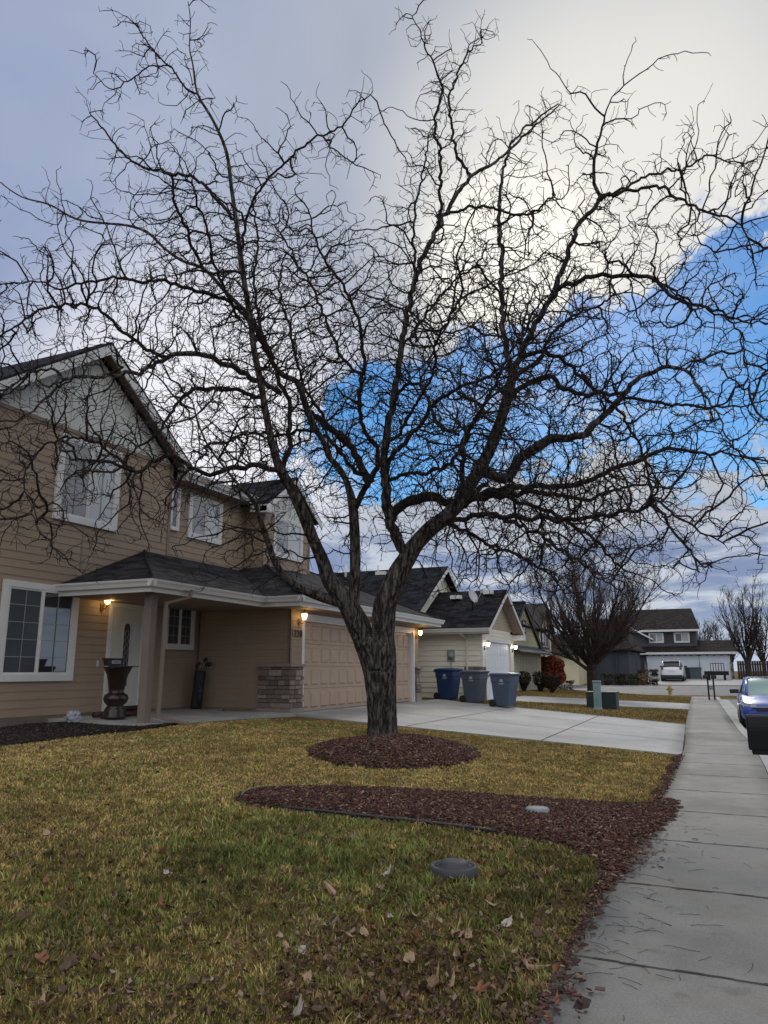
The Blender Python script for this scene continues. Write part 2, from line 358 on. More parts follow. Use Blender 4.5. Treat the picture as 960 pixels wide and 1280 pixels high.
# ------------------------------------------------------------------ terrain
def sm01(t): t = max(0.0, min(1.0, t)); return t*t*(3-2*t)
def bend(y): return 0.0 if y < 13 else -0.030*(y-13)*min(1, (y-13)/8)*1.0
def xl(y): return -0.80+bend(y)-.085*max(0, min(1, (6.6-y)/1.2))*max(0, min(1, (y-2.6)/1.2))
def xr(y): return 0.45+bend(y)
def far(y): return 0.66*sm01((y-46)/30.0)
def gz(x, y):
    f = far(y)
    d = xl(y)-x
    if d > 0:
        if d < 2: h = .06*d
        elif d < 8.2: h = .12+(d-2)*.38/6.2
        elif d < 11: h = .50+(d-8.2)*.10/2.8
        else: h = .60
        if d > 6 and y < 12: h -= .14*sm01((d-6)/4)*sm01((12-y)/3)
        k = sm01((y-44)/6)
        return h*(1-k)+f*k
    if x > xr(y)+.12 and y < 49: return -.20+f
    return f
def zone_mesh(name, xa, xb, y0, y1, dz, mat, nx=4, step=.5, thick=.0, kind='structure', parent=None, label=None):
    """sheet draped on the terrain between x = xa(y) and x = xb(y)"""
    m = MB(); ys = np.arange(y0, y1+1e-6, (y1-y0)/max(1, round((y1-y0)/step)))
    rows = []
    for y in ys:
        a, b = xa(y), xb(y); rows.append([(a+(b-a)*i/nx, y, gz(a+(b-a)*i/nx, y)+dz) for i in range(nx+1)])
    nrow = len(rows); i0 = 0
    for r in rows: m.v += r
    w = nx+1
    for k in range(nrow-1):
        for i in range(nx): m.f.append((k*w+i, k*w+i+1, (k+1)*w+i+1, (k+1)*w+i)); m.sm.append(True)
    if thick:
        b0 = len(m.v); m.v += [(x, y, z-thick) for r in rows for x, y, z in r]
        per = [i for i in range(nx)]+[k*w+nx for k in range(nrow-1)]+[(nrow-1)*w+i for i in range(nx, 0, -1)]+[k*w for k in range(nrow-1, 0, -1)]
        for q in range(len(per)):
            a, b = per[q], per[(q+1) % len(per)]; m.f.append((a, a+b0, b+b0, b)); m.sm.append(False)
    o = m.build(name, mat, parent)
    if parent is None: tag(o, kind=kind)
    return o

def ground_mat():
    m, nt, b = new_mat('winter_turf'); tc = NN(nt, 'ShaderNodeTexCoord').outputs['Object']
    a = noise_node(nt, tc, .55, 5, .65); f = noise_node(nt, tc, 9, 6, .75); g = noise_node(nt, tc, 60, 3, .7)
    c = ramp(nt, a, [(.3, (.050, .055, .018)), (.5, (.16, .115, .040)), (.7, (.20, .140, .050))])
    c = mixn(nt, .8, c, mixn(nt, 1.0, c, ramp(nt, f, [(.3, (.45, .45, .45)), (.6, (1.15, 1.1, 1))]), 'MULTIPLY'))
    c = mixn(nt, .6, c, mixn(nt, 1.0, c, ramp(nt, g, [(.3, (.4, .4, .4)), (.7, (1.5, 1.5, 1.5))]), 'MULTIPLY'))
    nt.links.new(c, b.inputs['Base Color']); b.inputs['Roughness'].default_value = .95; b.inputs['Specular IOR Level'].default_value = .1
    bump(nt, b, f, .9, .05); return m
turf = ground_mat()
def build_ground():
    xs = sorted(set([-500, -250, -120, -60, -40, -30]+[-24+i*.8 for i in range(29)]+[-1.6+i*.2 for i in range(18)]+[2.2, 3, 4, 6, 9, 14, 20, 30, 50, 100, 250, 500]))
    ys = sorted(set([-300, -100, -40, -20, -10, -5]+[-3+i*.5 for i in range(160)]+[78, 82, 90, 100, 130, 200, 350, 600, 900]))
    m = MB(); w = len(xs)
    for y in ys:
        for x in xs: m.v.append((x, y, gz(x, y)))
    for k in range(len(ys)-1):
        for i in range(w-1): m.f.append((k*w+i, k*w+i+1, (k+1)*w+i+1, (k+1)*w+i)); m.sm.append(True)
    tag(m.build('ground', turf), kind='structure')
build_ground()
zone_mesh('sidewalk', xl, xr, -2, 47.5, .03, conc, 5, .5, .12)
# joints tooled across the walk
jm = MB()
yj = 2.80
while yj < 47:
    for k in range(10):
        x0 = xl(yj)+(xr(yj)-xl(yj))*k/10; x1 = xl(yj)+(xr(yj)-xl(yj))*(k+1)/10
        w_ = .009+.003*math.sin(k*2.3+yj); o_ = .006*math.sin(k*1.7+yj*3)
        jm.face([(x0, yj-w_+o_, .0345), (x1, yj-w_+o_, .0345), (x1, yj+w_+o_, .0345), (x0, yj+w_+o_, .0345)])
    yj += 1.55
tag(jm.build('sidewalk_joints', joint), kind='structure')

# the kerb sheet rides beside the walk; give the gutter pan its own level
def strip(name, fa, fb, y0, y1, z, mat, th=.06, step=1.0):
    m = MB(); ys = np.linspace(y0, y1, max(2, int((y1-y0)/step)+1))
    m.loft([[(fa(y), y, z-th), (fb(y), y, z-th), (fb(y), y, z), (fa(y), y, z)] for y in ys], sm=False)
    return tag(m.build(name, mat), kind='structure')
strip('kerb', lambda y: xr(y)+.012, lambda y: xr(y)+.19, -2, 47.5, .028, curbc, .3)
strip('gutter', lambda y: xr(y)+.19, lambda y: xr(y)+.62, -2, 47.5, -.105, curbc)
def street():
    m = MB(); ys = [-60, -20, -5, 0]+list(np.arange(5, 48, 2.0))+[48.2]
    for a, b in zip(ys[:-1], ys[1:]):
        m.face([(xr(a)+.62, a, -.12), (xr(a)+9.5, a, -.12), (xr(b)+9.5, b, -.12), (xr(b)+.62, b, -.12)])
    tag(m.build('road', asph), kind='structure')
    # cross street, rising gently beyond the corner
    m = MB(); ys = np.arange(48.2, 62.1, 1.0); xs = [-60, -40, -20, -10, -4, 0, 4, 10, 20, 40, 60]
    w = len(xs)
    for y in ys:
        for x in xs: m.v.append((x, y, max(-.10, gz(-.5, y)+.05 if y > 49.5 else -.10)))
    for k in range(len(ys)-1):
        for i in range(w-1): m.f.append((k*w+i, k*w+i+1, (k+1)*w+i+1, (k+1)*w+i)); m.sm.append(True)
    tag(m.build('cross_road', asph), kind='structure')
street()
# own driveway, neighbour driveways
def drape_quad(name, c4, dz, mat, n=14, thick=.1):
    """c4: near-house, near-walk, far-walk, far-house corners (x, y)"""
    A, B, C_, D_ = [np.array(c, float) for c in c4]; m = MB(); w = n+1
    for i in range(n+1):
        for j in range(n+1):
            s, t = i/n, j/n; p = (A*(1-s)+B*s)*(1-t)+(D_*(1-s)+C_*s)*t; m.v.append((p[0], p[1], gz(p[0], p[1])+dz))
    for i in range(n):
        for j in range(n): m.f.append((i*w+j, (i+1)*w+j, (i+1)*w+j+1, i*w+j+1)); m.sm.append(True)
    b0 = len(m.v); m.v += [(x, y, z-thick) for x, y, z in m.v]
    per = [i*w for i in range(n)]+[n*w+j for j in range(n)]+[i*w+n for i in range(n, 0, -1)]+[j for j in range(n, 0, -1)]
    for q in range(len(per)): a, b = per[q], per[(q+1) % len(per)]; m.f.append((a, b, b+b0, a+b0)); m.sm.append(False)
    return tag(m.build(name, mat), kind='structure')
drape_quad('driveway', [(-9.22, 15.0), (xl(14.9)+.0, 14.85), (xl(23.2), 23.2), (-9.22, 25.2)], .028, drivec, 20)
drape_quad('driveway_next_door', [(-8.0, 27.4), (xl(32), 32.0), (xl(37.6), 37.6), (-8.0, 32.6)], .028, drivec)
drape_quad('driveway_far', [(-9.6, 41.5), (-8.2, 50.5), (-3.2, 56), (-9.6, 47.5)], .035, drivec)
drape_quad('driveway_across', [(-8.8, 76.5), (-8.2, 62.5), (2.6, 62.5), (1.4, 76.5)], .045, drivec)
dj = MB()
for k in range(24):
    def dp(s, t):
        A, B, C_, D_ = map(np.array, [(-9.2, 15.0), (xl(14.9), 14.85), (xl(23.2), 23.2), (-9.2, 25.2)]); return (A*(1-s)+B*s)*(1-t)+(D_*(1-s)+C_*s)*t
    for tt in (.33, .66):
        a, b = dp(k/24, tt), dp((k+1)/24, tt); dj.face([(a[0], a[1]-.012, gz(*a)+.033), (b[0], b[1]-.012, gz(*b)+.033), (b[0], b[1]+.012, gz(*b)+.033), (a[0], a[1]+.012, gz(*a)+.033)])
    for ss in (.36, .70):
        a, b = dp(ss, k/24), dp(ss, (k+1)/24); dj.face([(a[0]-.012, a[1], gz(*a)+.0335), (a[0]+.012, a[1], gz(*a)+.0335), (b[0]+.012, b[1], gz(*b)+.0335), (b[0]-.012, b[1], gz(*b)+.0335)])
tag(dj.build('driveway_joints', joint), kind='structure')

# ------------------------------------------------------------------ house pieces
class Fr:
    """a wall frame: a runs along the wall, b outward, c up"""
    def __init__(s, o, u, n): s.o = Vector(o); s.u = Vector(u); s.n = Vector(n)
    def p(s, a, b, c): q = s.o+s.u*a+s.n*b; return (q.x, q.y, q.z+c)
    def box(s, m, a0, a1, b0, b1, c0, c1):
        return m.hexa([s.p(a0,b0,c0), s.p(a1,b0,c0), s.p(a1,b1,c0), s.p(a0,b1,c0), s.p(a0,b0,c1), s.p(a1,b0,c1), s.p(a1,b1,c1), s.p(a0,b1,c1)])
def lap(m, fr, z0, z1, ext, e=.15, t=.012):
    z = z0; g = .009 if e < .18 and t > .011 and t < .02 else .012
    while z < z1-.01:
        zt = min(z+e, z1); a0, a1 = ext(z); c0, c1 = ext(zt)
        if a1-a0 > .02:
            if c1 < c0: c0 = c1 = (c0+c1)/2
            m.face([fr.p(a0, t, z+g), fr.p(a1, t, z+g), fr.p(c1, 0.003, zt+g*.4), fr.p(c0, 0.003, zt+g*.4)])
            m.face([fr.p(a0, -.012, z+g), fr.p(a1, -.012, z+g), fr.p(a1, t, z+g), fr.p(a0, t, z+g)])
        z = zt
def batten(m, fr, z0, z1, ext, sp=.41):
    a0, a1 = ext(z0); b0, b1 = ext(z1)
    m.face([fr.p(a0, .004, z0), fr.p(a1, .004, z0), fr.p(b1, .004, z1), fr.p(b0, .004, z1)])
    a = math.ceil(a0/sp)*sp
    while a < a1:
        # top of this batten under the slope
        zt = z1
        for k in range(60):
            zz = z0+(z1-z0)*k/59; e0, e1 = ext(zz)
            if not (e0 < a-.03 and a+.03 < e1): zt = zz; break
        if zt > z0+.05: fr.box(m, a-.022, a+.022, .004, .026, z0+.003, zt)
        a += sp
def window(par, fr, a0, a1, z0, z1, trim=.10, slider=True, grid=(2, 4), left_open=True, gmat=(None, None), trim_m=None, off=.07, name='window', label=None):
    """trim board frame > sashes, panes, bars"""
    m = MB(); tm = trim_m or white
    fr.box(m, a0, a0+trim, 0, off-.01, z0, z1); fr.box(m, a1-trim, a1, 0, off-.01, z0, z1)
    fr.box(m, a0+trim, a1-trim, 0, off-.01, z1-trim*.9, z1); fr.box(m, a0+trim, a1-trim, 0, off, z0, z0+trim)
    w = m.build(name, tm, par, bevel=.004)
    if label: w['label'] = label
    A0, A1, Z0, Z1 = a0+trim, a1-trim, z0+trim, z1-trim*.9; mid = (A0+A1)/2
    halves = [(A0, mid, 0), (mid, A1, 1)] if slider else [(A0, A1, 0)]
    s = MB(); g = MB(); t = .035 if (a1-a0) > .7 else .022
    for h0, h1, k in halves:
        b0 = off-.055+.012*(k == 1); b1 = b0+.03
        fr.box(s, h0, h0+t, b0, b1, Z0, Z1); fr.box(s, h1-t, h1, b0, b1, Z0, Z1)
        fr.box(s, h0+t, h1-t, b0, b1, Z0, Z0+t); fr.box(s, h0+t, h1-t, b0, b1, Z1-t, Z1)
        if grid:
            nx, nz = grid
            for i in range(1, nx): x = h0+(h1-h0)*i/nx; fr.box(g, x-.0065, x+.0065, off-.032, off-.026, Z0+t, Z1-t)
            for j in range(1, nz): z = Z0+(Z1-Z0)*j/nz; fr.box(g, h0+t, h1-t, off-.0345, off-.0285, z-.0065, z+.0065)
        pn = MB(); pn.hexa([fr.p(h0+t, off-.050, Z0+t), fr.p(h1-t, off-.050, Z0+t), fr.p(h1-t, off-.040, Z0+t), fr.p(h0+t, off-.040, Z0+t), fr.p(h0+t, off-.050, Z1-t), fr.p(h1-t, off-.050, Z1-t), fr.p(h1-t, off-.040, Z1-t), fr.p(h0+t, off-.040, Z1-t)])
        pn.build('pane', (gmat[k] or glass), w)
    s.build('sash', white, w)
    if grid: g.build('glazing_bars', plain('bar_grey', (.30, .32, .33), .5), w)
    return w
def roof_slab(m, pts, t=.14):
    m.prism(pts, (0, 0, -t))
def rake_board(m, p0, p1, n, h=.22, t=.03, nrm=(1, 0, 0)):
    """board hanging under the roof edge from p0 to p1"""
    p0, p1 = Vector(p0), Vector(p1); N_ = Vector(nrm)*t; d = Vector((0, 0, -h))
    m.hexa([p0+d, p1+d, p1+d+N_, p0+d+N_, p0, p1, p1+N_, p0+N_])
def gutter(par, p0, p1, out, name='gutter', mat=None, h=.13, d=.12):
    """K-style gutter between two eave points; out = unit vector away from the wall"""
    p0, p1, o = Vector(p0), Vector(p1), Vector(out); m = MB(); rings = []
    prof = [(0, 0), (0, -h), (d*.55, -h), (d*.72, -h*.55), (d*.95, -h*.25), (d, 0), (d*.88, 0), (d*.85, -h*.2), (d*.1, -h*.3), (d*.06, 0)]
    for p in (p0, p1): rings.append([tuple(p+o*a+Vector((0, 0, b))) for a, b in prof])
    m.loft(rings, sm=False); return m.build(name, mat or white, par)
def wall_lantern(name, P, nrm, label, lit=(1.0, .62, .22), e=9, power=2.2, style='tulip', cat='lantern', group='lit wall lanterns'):
    t = thing(name, P, label, cat, group); n = Vector(nrm); s = Vector((0, 0, 1)).cross(n); P = Vector(P)
    m = MB(); 
    q = [P+n*.0+s*a*.045+Vector((0, 0, b*.08)) for a, b in ((-1, -1), (1, -1), (1, 1), (-1, 1))]
    m.prism([tuple(x) for x in q], tuple(n*.02)); m.build('back_plate', brass if style == 'tulip' else iron, t, bevel=.004)
    m = MB(); m.tube([P+n*.02, P+n*.10+Vector((0, 0, -.05)), P+n*.15+Vector((0, 0, .02)), P+n*.15+Vector((0, 0, .05))], .009, 6); m.build('arm', brass if style == 'tulip' else iron, t)
    c = tuple(P+n*.15+Vector((0, 0, .05)))
    m = MB(); m.lathe(c, [(.025, 0), (.05, .03), (.065, .11), (.06, .15)], 10); g = m.build('glass_shade', lamp_mat('lamp_'+name+'_'+str(round(e)), lit, e), t)
    m = MB(); m.lathe(c, [(.075, .15), (.05, .19), (.012, .22), (.008, .25)], 10); m.build('cap', brass if style == 'tulip' else iron, t)
    if power:
        l = bpy.data.lights.new('bulb', 'POINT'); l.energy = power; l.color = lit; l.shadow_soft_size = .05
        lo = bpy.data.objects.new('bulb', l); COL.objects.link(lo); lo.parent = t; lo.location = n*.27+Vector((0, 0, .12))
    return t
PX = (1, 0, 0); NY = (0, -1, 0)

# ------------------------------------------------------------------ the two-storey tan house
H = thing('two_storey_house', (-11.8, 13.0, .4), 'tan two-storey house with white board gable, covered porch and double garage', 'house')
XW = -11.8
fr = Fr((XW, 0, 0), (0, 1, 0), PX)
m = MB()
lap(m, fr, .66, 6.36, lambda z: (8.7, 13.82), .150)
fr2 = Fr((XW-.06, 0, 0), (0, 1, 0), PX)
lap(m, fr2, .60, 6.05, lambda z: (13.82, 17.05), .150)
m.build('wall', tan, H)
m = MB(); m.box(XW-9, XW-.005, 8.7, 13.82, .2, 6.34); m.box(XW-9, XW-.07, 13.82, 17.0, .2, 6.04); m.box(XW-9, XW-.07, 17.0, 19.48, .2, 5.79)
m.build('wall_core', tan_trim, H)
m = MB(); fr.box(m, 8.68, 15.2, -.02, .012, .1, .655); m.build('foundation', found, H)
m = MB(); fr.box(m, 13.76, 13.84, .0, .03, 3.6, 6.34); m.build('corner_trim', tan_trim, H); m = MB(); fr.box(m, 11.205, 11.222, .0, .022, 3.5, 4.36); m.build('siding_joint', tan_trim, H)
# gable
PK = 11.25
def gx(z): h = max(0, (8.16-z)/.70); return (PK-h, PK+h)
m = MB(); batten(m, fr, 6.35, 8.14, lambda z: (max(8.7, gx(z)[0]), min(13.82, gx(z)[1])), .41)
m.prism([(XW, 8.72, 6.35), (XW, 13.8, 6.35), (XW, PK, 8.13)], (-9, 0, 0))
m.build('gable_wall', board, H)
m = MB(); fr.box(m, 8.7, 13.80, .0, .035, 6.27, 6.345); m.build('band_board', tan_trim, H)
XR = XW+.34
def slope_pt(y, x=XR, top=8.44): return (x, y, top-.70*abs(y-PK))
m = MB(); yl, yr = PK-2.92, PK+2.92
m.prism([slope_pt(PK), slope_pt(yr), (XR, yr, 8.44-.7*2.92-.06), (XR, PK, 8.38)], (-9.5, 0, 0))
m.prism([slope_pt(yl), slope_pt(PK), (XR, PK, 8.38), (XR, yl, 8.44-.7*2.92-.06)], (-9.5, 0, 0))
m.build('main_roof', shing, H)
m = MB(); rake_board(m, (XR-.03, PK, 8.385), (XR-.03, yr+.01, 8.385-.7*2.93), 0, .24); rake_board(m, (XR-.03, yl-.01, 8.385-.7*2.93), (XR-.03, PK, 8.385), 0, .24)
m.box(XR-.33, XR+.002, yr-.16, yr+.014, 6.02, 6.35)      # boxed eave return
m.build('rake_board', white, H)
m = MB()
m.hexa([(XW, PK, 8.30), (XR-.035, PK, 8.30), (XR-.035, yr-.02, 8.30-.7*2.90), (XW, yr-.02, 8.30-.7*2.90), (XW, PK, 8.325), (XR-.035, PK, 8.325), (XR-.035, yr-.02, 8.325-.7*2.90), (XW, yr-.02, 8.325-.7*2.90)])
m.hexa([(XW, PK, 8.30), (XR-.035, PK, 8.30), (XR-.035, yl+.02, 8.30-.7*2.90), (XW, yl+.02, 8.30-.7*2.90), (XW, PK, 8.325), (XR-.035, PK, 8.325), (XR-.035, yl+.02, 8.325-.7*2.90), (XW, yl+.02, 8.325-.7*2.90)])
m.box(XW-.06, XW+.30, 13.85, 17.0, 5.975, 5.99)
m.build('soffit', soff, H)
# middle eave and its roof
m = MB(); roof_slab(m, [(XW+.36, 13.9, 6.20), (XW+.36, 17.02, 6.20), (XW-2.6, 17.02, 7.06), (XW-2.6, 13.9, 7.06)], .05)
roof_slab(m, [(XW-2.6, 13.9, 7.06), (XW-2.6, 22, 7.06), (XW-7, 22, 5.6), (XW-7, 13.9, 5.6)], .05); m.build('rear_roof', shing, H)
gutter(H, (XW+.36, 13.95, 6.18), (XW+.36, 16.86, 6.18), PX, h=.12)
m = MB(); m.box(XW+.33, XW+.36, 13.95, 17.0, 5.98, 6.15); m.build('fascia', white, H)
# bay over the garage
XB = -11.22; Y0, Y1 = 17.0, 19.5; frb = Fr((XB, 0, 0), (0, 1, 0), PX); frs = Fr((XW, Y0, 0), (1, 0, 0), NY)
m = MB(); lap(m, frb, 4.0, 5.80, lambda z: (Y0+.0, Y1), .15); lap(m, frs, 4.0, 6.0, lambda z: (0, XB-XW+.01), .15)
m.build('bay_wall', tan, H)
m = MB(); m.box(XW-6, XB-.004, Y0+.004, Y1, 3.8, 5.8); m.build('bay_core', tan_trim, H)
m = MB(); frb.box(m, Y1-.07, Y1+.02, 0, .025, 3.9, 5.95); m.build('bay_corner_trim', tan_trim, H); m = MB(); frb.box(m, Y0-.018, Y0+.05, 0.0, .022, 3.9, 5.8); m.build('bay_corner_trim', tan_trim, H)
PB = 18.3
m = MB(); batten(m, frb, 5.80, 6.86, lambda z: (max(Y0, PB-(6.86-z)/.7), min(Y1, PB+(6.86-z)/.7)), .30)
m.prism([(XB, Y0, 5.8), (XB, Y1, 5.8), (XB, PB, 6.84)], (-6, 0, 0)); m.build('bay_gable_wall', board, H)
XBR = XB+.25; m = MB(); hb = 1.55
for s_ in (-1, 1):
    m.prism([(XBR, PB, 7.06), (XBR, PB+s_*hb, 7.06-.7*hb), (XBR, PB+s_*hb, 7.0-.7*hb), (XBR, PB, 7.0)], (-7, 0, 0))
m.build('bay_roof', shing, H)
m = MB(); rake_board(m, (XBR-.02, PB, 7.0), (XBR-.02, PB+hb+.01, 7.0-.7*(hb+.01)), 0, .17); rake_board(m, (XBR-.02, PB-hb-.01, 7.0-.7*(hb+.01)), (XBR-.02, PB, 7.0), 0, .17)
m.box(XW+.30, XBR-.0, PB-hb-.02, PB-hb+.02, 5.75, 5.93); m.box(XBR-.22, XBR+.012, PB-hb-.02, PB-hb+.30, 5.72, 5.90)
m.build('bay_rake_board', white, H)
window(H, frb, 17.45, 19.05, 4.62, 5.80, .11, True, None, gmat=(glass_b, glass_v))
# upper windows
window(H, fr, 10.40, 12.10, 4.42, 6.20, .13, True, (2, 1), gmat=(glass_b, glass_v), label='tall white-trimmed window in the front gable with a pale blind on its right half')
window(H, fr2, 13.86, 14.20, 4.80, 5.86, .075, False, None, gmat=(glass, None), label='narrow white-trimmed window beside the corner')
window(H, fr2, 14.55, 15.92, 4.72, 5.84, .11, True, None, gmat=(glass_b, glass_v))
# lower windows
window(H, fr, 9.46, 11.23, 1.30, 3.12, .13, True, (2, 5), gmat=(screen, None), label='large ground-floor window with white grilles')
window(H, fr, 13.84, 14.92, 1.98, 3.06, .10, True, (2, 4), gmat=(screen, None), label='small grilled window under the porch')
# front door
m = MB(); fr.box(m, 12.10, 12.19, 0, .045, .62, 2.92); fr.box(m, 13.09, 13.19, 0, .045, .62, 2.92); fr.box(m, 12.19, 13.09, 0, .045, 2.82, 2.92)
m.build('door_frame', white, H, bevel=.004)
m = MB(); fr.box(m, 12.19, 13.09, 0.004, .028, .62, 2.82)
fr.box(m, 12.26, 12.47, .028, .036, .80, 1.25); fr.box(m, 12.81, 13.02, .028, .036, .80, 1.25); fr.box(m, 12.26, 12.43, .028, .036, 1.40, 2.62); fr.box(m, 12.85, 13.02, .028, .036, 1.40, 2.62)
dr = m.build('front_door', doorw, H, bevel=.006)
m = MB(); pts = []
for k in range(13): an = math.pi*k/12; pts.append((12.64+.125*math.cos(an), 2.42+.125*math.sin(an)))
pts = [(12.765, 1.18)]+pts+[(12.515, 1.18)]
m.prism([fr.p(y, .028, z) for y, z in pts], (.014, 0, 0)); fo = m.build('door_light_frame', doorw, dr)
pts2 = [(12.64+(y-12.64)*.68, 1.22+(z-1.22)*.965) for y, z in pts]
m = MB(); m.prism([fr.p(y, .042, z) for y, z in pts2], (.006, 0, 0)); m.build('door_glass', glass, dr)
m = MB()
for k in range(7):
    z = 1.32+k*.16; r = .055
    m.tube([fr.p(12.64+r*math.cos(a), .050, z+r*1.35*math.sin(a)) for a in np.linspace(0, 6.2832, 13)], .0055, 4, False)
m.build('leaded_scrolls', plain('lead_came', (.35, .35, .36), .35, metal=.7), dr)
m = MB(); m.lathe(fr.p(12.27, .036, 1.60), [(.03, -.03), (.03, .03)], 10); m.tube([fr.p(12.27, .03, 1.60), fr.p(12.27, .08, 1.60), fr.p(12.36, .085, 1.60)], .011, 6); m.build('door_handle', plain('satin_nickel', (.45, .43, .40), .3, metal=.9), dr)
m = MB(); fr.box(m, 11.86, 11.90, .012, .03, 1.58, 1.70); m.build('doorbell', white, H)
# porch roof, garage roof (hips and valley), soffit
ze = 3.15; s = .43; xe, ye = -9.45, 10.70; gxe, gye = -8.5, 14.44; gyr = 23.75
t = .06
m = MB()
zw = ze+s*(xe-XW)     # height where the porch plane meets the wall
roof_slab(m, [(xe, ye, ze), (xe, gye, ze), (XW, gye+(xe-XW), zw), (XW, ye+(xe-XW), zw)], t)
roof_slab(m, [(XW, ye, ze), (xe, ye, ze), (XW, ye+(xe-XW), zw)], t)
m.build('porch_roof', shing, H)
m = MB(); hw = (gyr-gye)/2; zr = ze+s*hw; xb = gxe-hw
roof_slab(m, [(gxe, gye, ze), (gxe, gyr, ze), (xb, gye+hw, zr)], t)
roof_slab(m, [(gxe, gye, ze), (xb, gye+hw, zr), (xb-4, gye+hw, zr), (xb-4, gye+hw+.0, zr), (XW, gye+(xe-XW)+.02, zw+.008), (xe, gye, ze+.008)], t)
roof_slab(m, [(gxe, gyr, ze), (xb-4, gyr, ze), (xb-4, gye+hw, zr), (xb, gye+hw, zr)], t)
m.build('garage_roof', shing, H)
m = MB()
m.tube([(gxe, gye, ze+.01), (xb, gye+hw, zr+.01)], .03, 6); m.tube([(gxe, gyr, ze+.01), (xb, gye+hw, zr+.01)], .03, 6); m.tube([(xe, ye, ze+.01), (XW, ye+(xe-XW), zw+.01)], .03, 6)
m.build('ridge_caps', shing, H)
m = MB(); zf = ze-.235
m.box(XW, xe-.015, ye+.01, ye+.04, zf, ze-.065); m.box(xe-.045, xe-.015, ye+.04, gye+.035, zf, ze-.065); m.box(xe-.015, gxe-.015, gye+.01, gye+.04, zf, ze-.065); m.box(gxe-.045, gxe-.015, gye+.04, gyr-.03, zf, ze-.065); m.box(gxe-3, gxe-.015, gyr-.03, gyr, zf, ze-.065)
m.build('porch_fascia', white, H)
m = MB(); m.box(XW+.02, xe-.05, ye+.045, gye+.8, zf+.01, zf+.03); m.box(xe-.05, gxe-.05, gye+.045, gyr-.04, zf+.01, zf+.03); m.build('porch_soffit', soff, H)
for p0, p1, o in (((XW+.02, ye, ze-.01), (xe+.12, ye, ze-.01), NY), ((xe, ye-.12, ze-.012), (xe, gye-.0, ze-.012), PX), ((xe+.0, gye, ze-.01), (gxe+.12, gye, ze-.01), NY), ((gxe, gye-.12, ze-.012), (gxe, gyr+.02, ze-.012), PX)):
    gutter(H, p0, p1, o)
# porch post and downspout
m = MB(); m.box(-9.86, -9.69, 11.0, 11.17, .55, zf+.01); m.build('porch_post', plain('taupe_post', (.20, .16, .135), .65, .1, 2), H, bevel=.006)
m = MB(); m.box(-9.78, -9.54, 10.9, 14.3, zf-.0, zf+.012); m.build('porch_beam', soff, H)
m = MB(); dsx, dsy = -9.60, 11.26
def dsp(m, pts, w=.07, d=.05):
    pts = [Vector(p) for p in pts]
    for a, b in zip(pts[:-1], pts[1:]):
        t_ = (b-a).normalized(); u_ = Vector((0, 1, 0)) if abs(t_.y) < .6 else Vector((1, 0, 0)); v_ = t_.cross(u_).normalized(); u_ = v_.cross(t_).normalized()
        m.loft([[tuple(q+u_*sx*w/2+v_*sy*d/2) for sx, sy in ((-1, -1), (1, -1), (1, 1), (-1, 1))] for q in (a-t_*.02, b+t_*.02)], sm=False)
dsp(m, [(-9.37, 11.75, 3.02), (-9.38, 11.72, 2.90), (-9.60, 11.30, 2.76), (-9.61, 11.28, .66), (-9.12, 11.55, .53)])
m.build('downspout', plain('tan_metal', (.23, .18, .145), .45, .06), H, bevel=.004)
# garage block
XG = -9.2; frg = Fr((XG, 0, 0), (0, 1, 0), PX); YG = 15.2; frr = Fr((XW, YG, 0), (1, 0, 0), NY)
GY0, GY1, GZ0, GZ1 = 15.82, 22.85, .53, 2.72
m = MB(); lap(m, frg, .55, zf+.02, lambda z: (YG, GY0-.1), .15); lap(m, frg, GZ1+.13, zf+.02, lambda z: (GY0-.1, GY1+.1), .15); lap(m, frg, .55, zf+.02, lambda z: (GY1+.1, 23.35), .15)
lap(m, frr, .62, zf+.02, lambda z: (0, XG-XW), .15)
m.build('garage_wall', tan, H)
m = MB(); m.box(XW, XG-.004, YG+.004, GY0-.02, .3, zf+.015); m.box(XW, XG-.004, GY0-.02, GY1+.02, GZ1, zf+.015); m.box(XW, XG-.004, GY1+.02, 23.3, .3, zf+.015); m.box(XW, XG-.5, GY0-.02, GY1+.02, .3, GZ1)
m.build('garage_core', tan_trim, H)
m = MB(); frg.box(m, YG-.018, YG+.07, 0, .024, 1.62, zf+.02); frr.box(m, XG-XW-.07, XG-XW+.024, .0, .018, 1.62, zf+.02); m.build('garage_corner_trim', tan_trim, H)
m = MB(); frg.box(m, GY0-.11, GY0, 0, .04, .50, GZ1+.13); frg.box(m, GY1, GY1+.11, 0, .04, .50, GZ1+.13); frg.box(m, GY0, GY1, 0, .04, GZ1, GZ1+.13)
frg.box(m, GY0-.0, GY0+.05, -.18, .0, .50, GZ1-.0); frg.box(m, GY1-.05, GY1, -.18, 0, .50, GZ1); frg.box(m, GY0+.05, GY1-.05, -.18, 0, GZ1-.04, GZ1)
m.build('garage_door_trim', white, H, bevel=.004)
m = MB(); nP = 14; rows = 4; dw = (GY1-GY0-.1)/nP; dh = (GZ1-.04-GZ0)/rows
